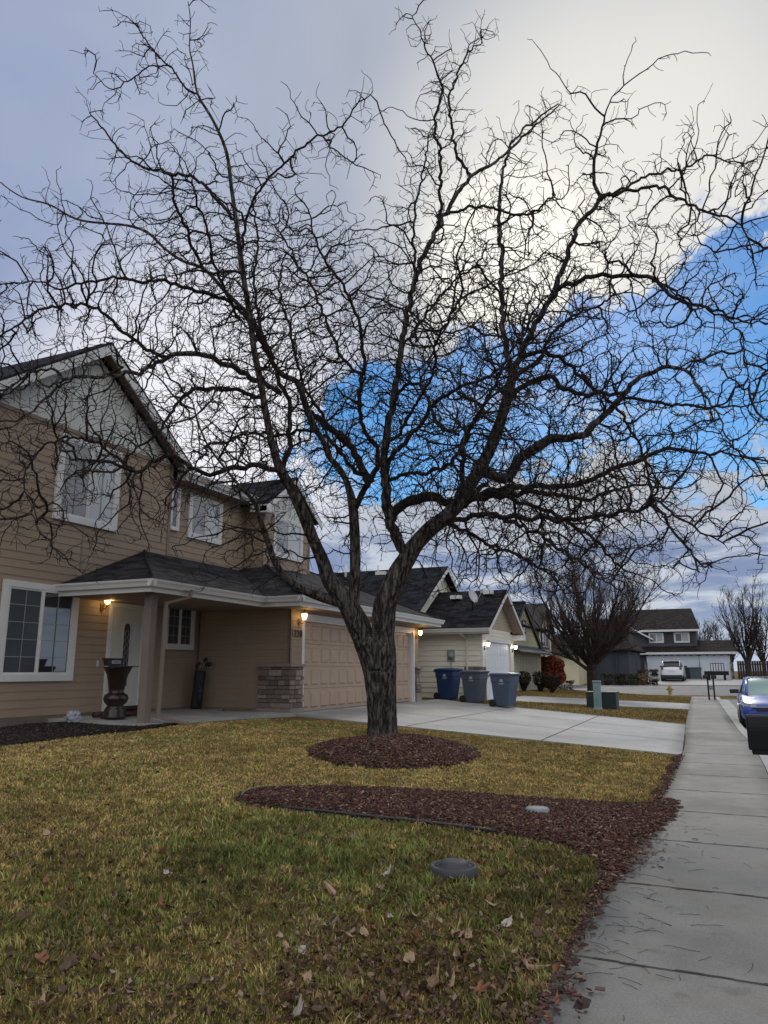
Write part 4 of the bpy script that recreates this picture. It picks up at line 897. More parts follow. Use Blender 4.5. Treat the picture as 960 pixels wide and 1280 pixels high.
# limbs as (start hint, side depth drift in metres, [(x, y, width)...]) measured on the photograph at 960 x 1280
LIMBS = [
 ('A', -1.6, [(466,846,25),(457,806,30),(447,780,32),(436,758,29),(422,738,25),(410,722,21),(402,698,18),(390,670,17),(378,640,16.5),(365,612,15),(352,590,14),(343,566,12),(334,525,11),(326,480,11),(318,440,10),(313,400,9.5),(305,350,8.5),(297,290,7.5),(290,240,6.5),(283,190,5.5),(266,150,4.5),(247,117,3.6),(241,80,2.6),(237,60,2),(238,25,1.6),(235,2,1.2)]),
 ('B', 1.8, [(352,590,9),(361,560,8.5),(363,530,8),(361,505,7),(352,480,7),(343,455,6),(332,425,5.5),(322,392,5),(318,350,4),(322,300,3.5),(318,262,3),(322,235,2.6)]),
 ('C', 1.2, [(438,768,15),(443,740,16),(444,700,15),(443,660,14.5),(441,632,14),(434,605,10),(426,588,9.5),(412,572,9),(404,552,8),(390,528,11),(380,500,10.5),(372,478,9.5),(352,468,9),(340,452,7.5),(328,425,7),(312,395,6.5),(285,368,6),(256,337,5.5),(228,326,5),(205,310,4.6),(186,292,4.2),(160,282,4),(100,275,3.4),(62,256,2.8),(27,246,2.2),(0,228,1.6)]),
 ('C2', -1.0, [(441,640,11),(452,618,10),(462,600,10),(472,580,8),(470,560,7),(452,530,7),(450,505,7),(453,470,6.5),(455,452,6),(450,407,5.5),(443,387,5),(424,350,4.5),(403,320,4),(392,290,3),(385,262,2.4)]),
 ('C3', 1.5, [(460,602,12),(450,575,12),(432,548,11),(410,535,11),(395,522,10.5),(388,515,10)]),
 ('D', -1.8, [(436,756,15),(420,752,15),(397,744,14),(376,736,13),(356,722,12.5),(344,703,11),(335,678,10),(326,652,8.5),(318,628,7),(300,608,5),(285,590,4),(262,560,3.4),(250,535,2.8),(240,500,2.2)]),
 ('E', 0.0, [(484,846,26),(481,812,32),(479,785,33),(481,757,33),(488,738,32),(497,718,28),(508,698,26),(520,680,24),(537,662,22),(554,649,21),(573,630,20),(590,602,18.5),(605,577,17.5),(619,545,16.5),(630,512,15.5),(638,480,14.5),(642,462,13)]),
 ('E1', -1.5, [(642,462,10.5),(652,440,10),(668,408,9.5),(688,372,9),(700,345,8.5),(710,315,8),(722,285,7.5),(738,262,7),(747,248,6.5),(743,212,5),(746,185,4.5),(750,165,3.6),(757,145,2.6),(764,122,1.8)]),
 ('E2', 1.3, [(640,466,10),(633,440,9.5),(629,405,9),(628,365,8.5),(627,320,7.5),(624,275,6.5),(625,235,5),(636,190,4),(655,160,3.4),(670,150,3),(697,130,2.2)]),
 ('F', 0.9, [(507,692,17),(498,676,16),(490,657,15),(484,635,14.5),(482,604,13.5),(480,575,12.5),(483,545,12),(488,515,11),(494,487,10.5),(499,455,10),(503,425,9.5),(510,390,9),(519,350,8.5),(530,318,8),(545,290,8),(560,262,7),(578,232,6),(597,214,5.5),(620,203,4.6),(648,176,4),(675,152,3),(700,132,2)]),
 ('F1', -.8, [(546,288,6),(550,262,5.5),(551,220,5),(551,185,5),(543,165,4.5),(546,140,4),(553,113,3.5),(545,90,3),(533,62,2.4),(524,38,1.8),(514,17,1.3)]),
 ('F2', .8, [(588,218,5),(574,200,5),(567,175,4.5),(564,150,4),(561,125,4),(567,105,3.4),(577,80,3),(590,60,2.4),(602,52,2),(601,35,1.4)]),
 ('G', 1.0, [(484,650,14),(500,634,14),(520,624,15),(540,622,15),(560,626,12),(585,622,9),(606,606,8)]),
 ('H', -1.8, [(600,590,13),(622,598,14),(640,588,14),(650,572,14.5),(665,563,14.5),(690,551,13.5),(715,545,12.5),(733,537,12),(752,520,11),(773,503,10),(788,484,8.5),(808,470,7.5),(827,460,7),(853,460,5.5),(872,482,4.5),(888,505,3.6),(902,530,2.8),(915,560,2)]),
 ('I', -1.2, [(633,505,9),(648,488,9),(668,475,8.5),(690,472,8),(702,485,7.5),(722,492,7),(760,492,6.5),(800,500,5.5),(840,505,4.6),(880,509,4),(920,508,3),(955,500,2)]),
 ('J', 1.8, [(645,455,8),(663,444,7.5),(684,441,7),(706,450,6.5),(725,470,6),(745,487,5.5),(765,505,5),(785,530,4.5),(800,560,4),(812,600,3.5),(820,640,2.5)]),
 ('K', -2.2, [(690,366,8),(712,355,8),(735,348,7.5),(760,344,7),(790,346,7),(815,350,6.5),(836,366,6),(862,380,5),(890,386,4.5),(915,396,3.6),(935,405,2.8),(955,398,2)]),
 ('K2', -1.6, [(815,352,4.5),(838,362,4.2),(862,376,4),(888,388,3.4),(918,408,3),(930,440,2.4),(938,480,1.8)]),
 ('L', -1.6, [(747,249,6),(765,244,5.5),(790,238,5),(822,234,5),(845,246,4.5),(868,258,4.2),(890,268,4),(908,272,3.6),(926,282,3),(936,300,2.5),(941,325,1.8)]),
 ('L2', .6, [(750,246,5),(775,238,4.5),(805,222,4),(835,213,3.8),(855,212,3.4),(885,194,3),(903,200,2.4),(930,203,2),(950,193,1.4)]),
 ('M', -1.0, [(575,632,10),(600,618,10),(625,612,10.5),(650,609,10),(680,608,9.5),(712,608,9),(742,598,8),(770,585,7.5),(800,577,7),(825,563,6.5),(850,563,5.5),(880,568,4.5),(905,566,3.5),(930,572,2.5)]),
 ('M2', 1.2, [(590,624,9),(615,620,9),(645,617,9),(675,616,8),(705,620,7),(735,625,6),(770,612,5),(800,606,4),(830,610,3)]),
 ('N', -2.4, [(548,655,9),(575,648,8.5),(605,643,8.5),(640,644,8),(675,648,7.5),(705,650,7.5),(740,647,7),(770,641,6.5),(800,636,6),(815,628,6.5),(813,616,5)]),
 ('N2', -.5, [(815,625,5.5),(825,640,5),(840,660,4.6),(855,680,4.2),(868,700,3.6),(876,716,2.6)]),
 ('N3', -.6, [(816,622,4.5),(840,640,4),(862,655,3.6),(885,670,3),(905,680,2)]),
 ('O', -2.6, [(600,643,7),(630,648,6.5),(655,658,6),(680,672,5.5),(705,688,5),(730,705,4.5),(752,722,3.5),(775,738,2.5)]),
 ('P', 2.2, [(560,655,7),(590,668,6),(615,682,5.5),(640,690,5),(665,705,4),(690,720,3),(705,742,2)]),
 ('Q', 1.4, [(620,615,8),(650,628,7),(685,640,6.5),(720,658,6),(748,680,5),(765,700,4),(785,715,3)]),
 ('AB', 2.4, [(568,636,9),(576,610,9),(578,585,8.5),(579,560,8),(583,545,7.5),(596,522,6.5),(608,500,6),(620,478,5),(632,450,4),(650,425,3.4),(668,395,2.6)]),
 ('AA', -2.0, [(482,594,8),(492,568,8),(510,548,7.5),(528,528,7),(540,508,7),(555,493,6.5),(575,485,5.5),(600,475,5),(625,462,4),(650,440,3.4),(672,420,2.4)]),
 ('Z', -1.8, [(490,510,6),(503,485,5.5),(520,480,5.5),(531,490,5.5),(538,508,5.5),(545,525,5),(560,537,5),(575,542,4.5)]),
 ('AC', -2.6, [(483,604,7),(490,600,6.5),(510,592,6),(535,590,6),(555,583,5.5),(570,572,5.5),(580,555,5),(590,530,4),(604,505,3)]),
 ('X', .8, [(455,465,5),(440,462,5),(426,442,5),(416,420,4.5),(405,392,4.5),(390,360,4),(372,332,3.5),(360,305,3),(340,280,2.4)]),
 ('X2', 1.6, [(500,440,5),(512,425,5),(530,395,4.5),(548,372,4),(570,350,3.5),(596,330,3),(610,300,2.4)]),
 ('R', -1.5, [(340,450,7),(325,425,6.8),(312,400,6.5),(285,378,6),(258,368,6),(230,357,6),(200,353,5.5),(173,351,5),(143,347,4.5),(115,352,4),(92,356,3.8),(73,363,3.2),(52,353,2.6),(30,352,2.2),(0,356,1.6)]),
 ('S', -2.6, [(352,492,8),(335,483,8.5),(318,475,9),(300,464,9.5),(280,454,9),(260,447,8.5),(233,442,8),(207,447,7.5),(180,463,7),(150,468,6.5),(125,469,6),(105,471,5.5),(78,473,5),(68,489,4.5),(48,507,3.5),(30,522,3),(15,534,2)]),
 ('S2', -1.0, [(78,473,4),(65,462,4),(45,464,3.6),(25,474,3),(8,488,2.4),(-6,505,2)]),
 ('T', -1.4, [(212,447,6),(190,441,6.2),(170,428,6),(148,409,5.5),(130,393,5),(112,382,4.5),(88,380,4.5),(62,384,4.5),(42,391,4),(20,408,3.5),(0,420,2.6)]),
 ('U', -2.0, [(350,590,9),(332,584,9),(312,582,8.5),(292,586,8),(275,592,7.5),(256,592,7),(235,579,7),(210,572,7),(190,579,6.5),(170,587,6.5),(155,583,5.5),(135,578,5),(112,577,4.5),(92,576,3.4)]),
 ('U2', -.6, [(168,586,5),(150,572,4.8),(128,558,4.5),(108,550,4.5),(90,545,4),(75,550,3.6),(70,540,3)]),
 ('U3', -.8, [(85,546,4),(65,552,3.6),(52,562,3.4),(40,575,3),(32,590,2.6),(30,610,2.4),(38,630,2),(46,660,1.6)]),
 ('V', -1.2, [(330,500,7),(312,492,7),(290,487,6.5),(262,486,6.5),(238,488,6),(225,500,5.5),(212,520,5),(200,537,4.5),(183,552,4),(165,566,3)]),
 ('AD', .9, [(297,290,5),(290,272,5),(272,250,5),(250,228,5),(232,218,5),(217,217,5),(195,212,4.5),(170,205,4),(152,190,3.4),(135,170,3),(120,150,2.4),(112,140,1.8)]),
 ('AE', 1.2, [(217,218,4.5),(215,235,4.5),(220,258,4.8),(232,285,5),(242,312,5.2),(256,337,5)]),
 ('AF', .3, [(246,117,3),(232,107,3.2),(222,93,3),(210,82,2.8),(197,68,2.4),(180,45,2.2),(170,30,1.8),(154,20,1.3)]),
 ('AG', -.3, [(214,83,2.2),(200,82,2.2),(185,85,2.2),(165,98,2.2),(147,110,2),(136,110,1.7),(125,100,1.4),(117,92,1.2)]),
 ('AH', -1.2, [(303,310,5),(306,285,4.6),(312,262,4.2),(322,240,4),(345,215,3.6),(368,192,3.6),(390,174,3.4),(412,165,3),(430,155,2.8),(443,135,2.4),(455,124,1.9),(467,115,1.4)]),
 ('AI', 1.2, [(520,345,5),(517,310,4.5),(516,283,4),(520,250,3.6),(528,220,3),(533,190,2.6),(536,165,1.8)]),
 ('AJ', .4, [(640,480,7),(655,462,7),(672,452,6.5),(690,420,5),(712,398,4.5),(740,385,4),(765,372,3)]),
 ('AK', -1.8, [(560,268,5),(578,262,4.6),(600,258,4.6),(622,262,4.4),(648,268,4),(672,262,3.4),(690,245,2.6)]),
 ('AL', 1.8, [(440,560,6),(420,545,6),(402,520,5.5),(385,490,5),(370,450,4.5),(362,410,4),(350,370,3.4),(352,330,2.6)]),
 ('AM', -1.4, [(300,400,4.5),(275,345,4.5),(262,300,4),(250,260,3.5),(240,225,3)]),
 ('AN', .9, [(466,600,7),(440,585,7),(425,565,6),(405,545,5.5),(380,538,5),(350,545,4.5),(320,540,4),(290,548,3)]),
 ('AO', -2.5, [(480,560,6),(500,540,5.5),(520,505,5),(540,470,4.5),(545,430,4),(560,400,3.4),(575,372,2.6)]),
]
def smooth_tree():
    T = thing('bare_tree', tuple(atD(480, 930, D0)), 'large bare honey-brown winter tree with forked furrowed trunk on a mulch mound', 'tree')
    T['label'] = 'large leafless spreading tree with a forked furrowed trunk on the mulch mound'
    # ---- trunk: ringed and fluted skin
    prof = [(480,944,60),(480,936,50),(480,928,43),(479,915,39),(478,895,37),(477,870,37),(476,852,39),(475.8,843,40),(475.7,841.2,41),(475.5,839.8,33.5),(475.3,837.8,33),(475.2,836.2,39.5),(474,820,41),(470,806,44),(468,799,34),(468,793,16)]
    P, Rr = resample([atD(x, y, D0) for x, y, w in prof], [w/2*D0/F for x, y, w in prof], .018)
    k = 72; V = []
    zb = P[0][2]
    for i, (p, r) in enumerate(zip(P, Rr)):
        for j in range(k):
            a = 2*math.pi*j/k; h = p[2]-zb
            fl = noise.noise(Vector((math.cos(a)*1.1, math.sin(a)*1.1, h*.5+3)))*.14
            fur = 1-abs(noise.noise(Vector((math.cos(a)*5.5+noise.noise(Vector((a*3, h*4, 1)))*.6, math.sin(a)*5.5, h*1.3))))*2.6
            fin = noise.noise(Vector((math.cos(a)*16, math.sin(a)*16, h*9)))*.03
            root = max(0, .55-h)**1.6*1.5*(.25+max(0, math.cos(a*5+1.0))**1.5)*.42
            rr = r*(1+fl+root-.12*max(0, fur)**2+fin)
            da = (a-math.atan2(-p[1], -p[0])-.10+math.pi) % (2*math.pi)-math.pi; rr *= 1-.15*math.exp(-(da/.10)**2)+.03*math.exp(-((abs(da)-.3)/.15)**2)
            V.append((p[0]+rr*math.cos(a), p[1]+rr*math.sin(a), p[2]))
    m = len(P); idx = np.arange(m*k).reshape(m, k); a = idx[:-1]; b = idx[1:]
    f = np.stack([a, np.roll(a, -1, 1), np.roll(b, -1, 1), b], -1).reshape(-1, 4)
    np_mesh('trunk', np.array(V), f, bark, T, smooth=True)
    # ---- limbs
    pts2 = []; limbs = []
    for name, drift, pts in LIMBS:
        x0, y0 = pts[0][:2]
        d_start = D0
        if pts2 and name not in ('A', 'E'):
            q = min(pts2, key=lambda t: (t[0]-x0)**2+(t[1]-y0)**2); d_start = q[2]
        elif name == 'A': d_start = D0+.02
        n = len(pts); cl = np.r_[0, np.cumsum([math.hypot(pts[i+1][0]-pts[i][0], pts[i+1][1]-pts[i][1]) for i in range(n-1)])]; cl /= cl[-1]
        P3 = []; Rd = []
        for (x, y, w), t in zip(pts, cl):
            d = d_start+drift*(t**1.3); P3.append(atD(x, y, d)); Rd.append(max(.006, w/2*d/F*(.89 if w > 13 else .77))); pts2.append((x, y, d))
            # also interpolate for attachment
        P, Rr = resample(P3, Rd, .09 if Rd[0] > .04 else .07)
        if len(P) > 6 and name not in ('A', 'E', 'C', 'D'):
            j = np.array([[noise.noise(Vector((i*.55, hash(name) % 97 if False else sum(map(ord, name))*.7, c*9.1))) for c in range(3)] for i in range(len(P))])
            P[1:] += (j[1:]*np.minimum(.075, Rr[1:, None]*1.2+.035))
        limbs.append((name, P, Rr))
    big = {'A': 'limb', 'E': 'limb', 'C': 'limb', 'D': 'limb', 'F': 'limb', 'H': 'limb', 'E1': 'limb', 'E2': 'limb', 'S': 'limb'}
    crown = Tubes(); dens = Tubes(); starts = []
    for name, P, Rr in limbs:
        if name in big:
            k = 40 if name in 'AE' else 20; V = []
            T_ = np.gradient(P, axis=0); T_ /= np.linalg.norm(T_, axis=1)[:, None]
            A_ = np.cross(T_, np.array([FW[0], FW[1], FW[2]])); A_ /= np.linalg.norm(A_, axis=1)[:, None]; B_ = np.cross(T_, A_)
            ln = 0
            for i in range(len(P)):
                if i: ln += np.linalg.norm(P[i]-P[i-1])
                for j in range(k):
                    a = 2*math.pi*j/k
                    am = min(1, Rr[i]/.12)
                    fur = 1-abs(noise.noise(Vector((math.cos(a)*4.5, math.sin(a)*4.5, ln*2.0+ord(name[0])))))*2.6
                    rr = Rr[i]*(1-.10*am*max(0, fur)**2+.10*noise.noise(Vector((math.cos(a), math.sin(a), ln*2.5))))
                    V.append(P[i]+rr*(A_[i]*math.cos(a)+B_[i]*math.sin(a)))
            m = len(P); idx = np.arange(m*k).reshape(m, k); a = idx[:-1]; b = idx[1:]
            f = np.stack([a, np.roll(a, -1, 1), np.roll(b, -1, 1), b], -1).reshape(-1, 4)
            np_mesh('limb', np.array(V), f, bark, T, smooth=True)
        else: crown.add(P, Rr, 9)
    # ---- branches: grown outward from the limbs until they fill the space between them
    rg = np.random.default_rng(17)
    LP = np.concatenate([P for _, P, _ in limbs]); LR = np.concatenate([r_ for _, _, r_ in limbs]); LT = np.concatenate([np.gradient(P, axis=0) for _, P, _ in limbs]); LT /= np.linalg.norm(LT, axis=1)[:, None]
    src = np.where((LR < .085) & (LP[:, 2] > 2.9))[0]
    hub_ = atD(470, 680, D0); NA = 30000
    # scattered round the limbs
    k1 = rg.choice(src, 13000); hi = LP[k1, 2] > 9.3; thin = (LR[k1] < .022) & hi
    sg = np.where(thin, .22, np.where(hi, .36, .75))
    A1 = LP[k1]+rg.normal(0, 1, (len(k1), 3))*sg[:, None]
    # and in the gaps between neighbouring limbs
    ka, kb = rg.choice(src, 130000), rg.choice(src, 130000); dd = np.linalg.norm(LP[ka]-LP[kb], axis=1); sel = (dd > .5) & (dd < 3.6) & (np.maximum(LP[ka, 2], LP[kb, 2]) < 9.6); ka, kb = ka[sel], kb[sel]
    t = rg.uniform(.15, .85, len(ka))[:, None]; A2 = LP[ka]*t+LP[kb]*(1-t)+rg.normal(0, .28, (len(ka), 3)); A2 = A2[rg.permutation(len(A2))[:NA-13000]]
    # hanging skirts under the outer limbs
    low = src[(LP[src, 2] < 6.5)]; k3 = rg.choice(low, 1500); A3 = LP[k3]+np.abs(rg.normal(0, 1, (1500, 1)))*np.array([[0, 0, -.75]])+rg.normal(0, .35, (1500, 3))
    At = np.concatenate([A1, A2, A3]); At = At[(At[:, 0] > -8.6) | (rg.uniform(0, 1, len(At)) < .55)]; At = At[(At[:, 0] < -1.2) | (rg.uniform(0, 1, len(At)) < .6)]; At = At[(At[:, 2] < 9.2) | (rg.uniform(0, 1, len(At)) < .55)]; At = At[(At[:, 2] > 2.75) & ((At[:, 0]**2+At[:, 1]**2) > 25)]
    # keep them clear of the house walls
    At = At[~((At[:, 0] < -9.2) & (At[:, 1] > 10.7) & (At[:, 2] < 4.6))]; At = At[~((At[:, 0] < -11.6))]
    pos = [p for p in LP]; nodes = LP.copy(); par = -np.ones(len(LP), int); dirs = LT.copy(); gen = np.zeros(len(LP), int)
    best = np.full(len(At), 1e9); bi = np.zeros(len(At), int)
    def update(i0):
        for c0 in range(i0, len(nodes), 400):
            blk = nodes[c0:c0+400]; d = ((At[:, None, :]-blk[None])**2).sum(2); m_ = d.min(1); a_ = d.argmin(1)+c0; q = m_ < best; best[q] = m_[q]; bi[q] = a_[q]
    update(0); STEP = .115; KILL = .135**2
    for it in range(60):
        act = (best < 2.0**2)
        al = best > KILL; At, best, bi = At[al], best[al], bi[al]
        if len(At) < 60: break
        v = At-nodes[bi]; v /= np.linalg.norm(v, axis=1)[:, None]
        acc = np.zeros_like(nodes); np.add.at(acc, bi, v); g = np.where(np.abs(acc).sum(1) > 1e-6)[0]
        # do not let every parent bud each round
        g = g[rg.uniform(0, 1, len(g)) < np.where(par[g] < 0, .35, .92)]
        d = acc[g]/np.linalg.norm(acc[g], axis=1)[:, None]; ow = nodes[g]-hub_; ow /= np.linalg.norm(ow, axis=1)[:, None]; d = d+.55*dirs[g]*(par[g] >= 0)[:, None]+.32*ow+rg.normal(0, .33, (len(g), 3)); d /= np.linalg.norm(d, axis=1)[:, None]
        nw = nodes[g]+d*STEP*rg.uniform(.7, 1.25, len(g))[:, None]; i0 = len(nodes)
        nodes = np.concatenate([nodes, nw]); par = np.r_[par, g]; dirs = np.concatenate([dirs, d]); gen = np.r_[gen, gen[g]+1]
        update(i0)
    nL = len(LP); n_ = len(nodes); kids = [[] for _ in range(n_)]
    for i in range(nL, n_): kids[par[i]].append(i)
    leafn = np.ones(n_)*0; 
    for i in range(n_-1, nL-1, -1):
        leafn[i] = max(1.0, leafn[i]); leafn[par[i]] += leafn[i]
    depth = np.zeros(n_, int)
    for i in range(n_-1, nL-1, -1): depth[par[i]] = max(depth[par[i]], depth[i]+1)
    rad = .0051*np.maximum(leafn, 1)**.40+.0004*depth; rad = np.minimum(rad, .024)
    stack = [(LI, c) for LI in range(nL) for c in kids[LI]]; nb = 0
    while stack:
        p_, c = stack.pop(); chain = [p_, c]
        while kids[c]:
            ks = sorted(kids[c], key=lambda k_: -leafn[k_]); nxt = ks[0]
            for o_ in ks[1:]: stack.append((c, o_))
            chain.append(nxt); c = nxt
        P = nodes[chain]; r0 = rad[chain].copy(); r0[0] = min(r0[1]*1.1, max(LR[p_] if p_ < nL else rad[p_], .004)); r0[-1] = .0036
        crown.add(P, r0, 5 if r0[1] > .008 else 4); nb += 1
    # knobby spurs and short twigs along every branch
    rq = random.Random(5)
    base_ = list(range(nL, n_))
    for i in base_:
        for _ in range(2):
            if rq.random() > (.50 if nodes[i][2] < 9.0 else .28): continue
            t_ = dirs[i]; sd_ = np.array([rq.gauss(0, 1) for _ in range(3)]); sd_ -= t_*(sd_@t_); sd_ /= np.linalg.norm(sd_)+1e-9; d = t_*rq.uniform(.1, .9)+sd_; d /= np.linalg.norm(d)
            L = rq.uniform(.03, .10) if rq.random() < .55 else rq.uniform(.10, .30); m_ = 2 if L < .1 else 4; p = nodes[i].copy(); pts = [p.copy()]
            for k in range(m_): d = d+np.array([rq.gauss(0, .20) for _ in range(3)]); d /= np.linalg.norm(d); p = p+d*L/m_; pts.append(p.copy())
            dens.add(pts, np.linspace(.0054, .0038, m_+1), 3)
    for i in range(0, nL):
        if LR[i] > .10 or LP[i][2] < 2.6 or rq.random() > .55: continue
        t_ = LT[i]; sd_ = np.array([rq.gauss(0, 1) for _ in range(3)]); sd_ -= t_*(sd_@t_); sd_ /= np.linalg.norm(sd_)+1e-9; p = LP[i].copy(); d = sd_+t_*rq.uniform(0, .7); pts = [p.copy()]; L = rq.uniform(.05, .3)+LR[i]
        for k in range(3): d = d+np.array([rq.gauss(0, .3) for _ in range(3)]); d /= np.linalg.norm(d); p = p+d*L/3; pts.append(p.copy())
        dens.add(pts, np.linspace(.0055, .0036, 4), 3)
    l1 = []; l2 = [];
    crown.mesh('branches', bark_s, T); dens.mesh('twigs', twig_m, T)
    print('branches', nb, n_-nL, crown.n, dens.n)
smooth_tree()

def upright_tree(name, base, h, spread, stems, label, seed, trunk_r=.16, trunk_h=1.3, dens=1.0, group=None, tw=.010, col=None, lean=0):
    rg = random.Random(seed); T = thing(name, base, label, 'tree', group); tb = Tubes(); cr = Tubes(); B = Vector(base)
    def rv(): return Vector((rg.gauss(0, 1), rg.gauss(0, 1), rg.gauss(0, 1))).normalized()
    top = B+Vector((0, 0, trunk_h))
    tb.add([B-Vector((0, 0, .1)), B+Vector((0, 0, .12)), B+Vector((0, 0, trunk_h*.6)), top+Vector((0, 0, .15))], [trunk_r*1.35, trunk_r*1.08, trunk_r, trunk_r*.9], 12)
    m1 = []
    for k in range(stems):
        az = 2*math.pi*k/stems+rg.uniform(-.4, .4); q = rg.uniform(.12, 1)**.7; d = Vector((math.cos(az)*q*.8, math.sin(az)*q*.8, 1)).normalized()
        p = top+Vector((0, 0, rg.uniform(-.35, .25))); pts = [tuple(p)]; L = (h-trunk_h)*rg.uniform(.8, 1.0)*(1-.22*q); n = 16; tgt = d.copy()
        for i in range(n):
            dd = Vector((math.cos(az)*q*spread*(1.3-.9*i/n), math.sin(az)*q*spread*(1.3-.9*i/n), 1)).normalized()
            p = p+(dd+rv()*.09).normalized()*L/n; pts.append(tuple(p))
        r = [trunk_r*.33*(1-i/n)**1.1+tw for i in range(n+1)]; tb.add(pts, r, 7); m1.append((pts, r))
    def sub(par, pr, lo, cnt, L0, L1, rr, lvl):
        out = []
        n = len(par)
        for _ in range(cnt):
            i = rg.randint(max(1, int(n*lo)), n-2); tv = (Vector(par[i+1])-Vector(par[i-1])).normalized(); s_ = rv(); s_ = (s_-tv*s_.dot(tv)).normalized()
            d = (tv*.8+s_*rg.uniform(.4, .9)+Vector((0, 0, .25))).normalized(); p = Vector(par[i]); pts = [tuple(p)]; L = rg.uniform(L0, L1); m_ = 5
            for q in range(m_): d = (d+rv()*.22+Vector((0, 0, .10))).normalized(); p = p+d*L/m_; pts.append(tuple(p))
            r = [max(tw*.55, min(rr, pr[i]*.6)*(1-.75*q/m_)) for q in range(m_+1)]; out.append((pts, r)); (cr if lvl else tb).add(pts, r, 5 if not lvl else 3)
        return out
    for pts, r in m1:
        for a, b_ in sub(pts, r, .12, int(16*dens), h*.10, h*.24, trunk_r*.3, 0):
            for c, e in sub(a, b_, .1, int(7*dens), h*.05, h*.12, tw*1.3, 1): sub(c, e, .1, int(3*dens), h*.02, h*.05, tw, 1)
    tb.mesh('trunk', bark_s, T); cr.mesh('crown', col or twig_m, T); return T
Y2 = 39.0
p2 = atY(742, 872, Y2); upright_tree('ornamental_tree', (float(p2[0]), Y2, gz(float(p2[0]), Y2)), 8.6, 1.05, 17, 'upright bare tree standing behind the dark green utility box', 5, .27, 1.4, 1.15, tw=.0085, col=plain('brown_twigs', (.075, .052, .042), .85, .3, 3, bmp=0))
p3 = atY(937, 848, 70); upright_tree('street_tree', (float(p3[0]), 70, .6), 8.8, .55, 10, 'tall bare tree behind the parked blue car, right of the far house', 9, .22, 1.6, .8, tw=.014)
for k, (px_, py_, Y_, h_, lb) in enumerate([(884, 838, 95, 7.0, 'distant pale bare tree just right of the far house roof'), (955, 838, 84, 7.5, 'bare tree at the right edge of the view behind the fence'), (915, 838, 110, 8.5, 'thin distant bare tree left of the tall bare street tree')]):
    q = atY(px_, py_, Y_); upright_tree('distant_tree', (float(q[0]), Y_, .6), h_, .5, 8, lb, 20+k, .16, 1.4, .8, tw=.022, col=plain('far_twigs', (.10, .085, .08), .9, .2, 1, bmp=0))
# ------------------------------------------------------------------ shrubs
def shrub(name, c, rx, rz, label, mat, n=1500, shape='ball', seed=0, stem=True, group=None, leaf=.035, inner=None):
    rg = np.random.default_rng(seed); T = thing(name, c, label, 'bush', group)
    d = rg.normal(size=(n, 3)); d /= np.linalg.norm(d, axis=1)[:, None]
    lump = 1+.16*np.sin(d[:, 0]*5+seed)*np.cos(d[:, 1]*4+seed*2)+.10*np.sin(d[:, 2]*7+seed)
    if shape == 'box': d = np.sign(d)*np.abs(d)**.45; d /= np.abs(d).max(axis=1)[:, None]**.8
    r = rg.uniform(.35, 1, n)**.35*lump; P = d*r[:, None]*np.array([rx, rx, rz])
    if shape == 'cone': P[:, :2] *= (1.0-.25*(P[:, 2:3]/rz))
    if shape == 'drop': P[:, :2] *= np.clip(.72+.5*(P[:, 2:3]/rz), .25, 1.05)
    P[:, 2] += rz*1.02; P += np.array(c)
    a = rg.normal(size=(n, 3)); a /= np.linalg.norm(a, axis=1)[:, None]; b = np.cross(a, rg.normal(size=(n, 3))); b /= np.linalg.norm(b, axis=1)[:, None]
    s = rg.uniform(.6, 1.4, n)[:, None]*leaf
    V = np.stack([P-a*s, P+b*s*.55, P+a*s, P-b*s*.55], 1).reshape(-1, 3); Fq = np.arange(n*4).reshape(n, 4)
    np_mesh('foliage', V, Fq, mat, T)
    tb = Tubes()
    for k in range(9):
        q = Vector((rg.normal(), rg.normal(), 0))*.5; tb.add([Vector(c)+Vector((0, 0, -.05)), Vector(c)+Vector((q.x*rx*.4, q.y*rx*.4, rz*.6)), Vector(c)+Vector((q.x*rx*.8, q.y*rx*.8, rz*1.5))], [.03, .02, .008], 5)
    tb.mesh('stem', twig_m, T); return T
dkleaf = island('dark_topiary', [(0, (.022, .018, .012)), (.5, (.040, .026, .018)), (1, (.055, .035, .022))], .8)
redtw = island('red_twigs', [(0, (.16, .035, .02)), (.5, (.26, .07, .04)), (1, (.34, .10, .055))], .8)
drygr = island('dry_grass_clump', [(0, (.14, .09, .035)), (.5, (.22, .15, .06)), (1, (.09, .07, .03))], .9)
grn = island('dark_green_hedge', [(0, (.02, .028, .014)), (1, (.045, .05, .022))], .8)
def at_ground(px_, py_, Y): p = atY(px_, py_, Y); return (float(p[0]), Y, gz(float(p[0]), Y))
shrub('clipped_bush', at_ground(655, 860, 38.0), .42, .48, 'dark brown clipped bush nearest the white garage of the cream house', dkleaf, 2600, 'drop', 1)
shrub('clipped_bush', at_ground(676, 862, 38.5), .45, .50, 'dark brown egg-shaped bush, left of the pair in front of the red bush', dkleaf, 2600, 'drop', 2)
shrub('clipped_bush', at_ground(691, 863, 38.0), .42, .46, 'dark brown egg-shaped bush, right of the pair in front of the red bush', dkleaf, 2600, 'drop', 3)
shrub('red_bush', at_ground(688, 850, 44.0), .86, .95, 'large rounded russet red bush beside the yellow house', redtw, 14000, 'ball', 4, leaf=.075)
shrub('low_hedge', at_ground(705, 854, 47.0), .50, .34, 'low dark hedge right of the egg-shaped bushes', dkleaf, 1600, 'box', 5)
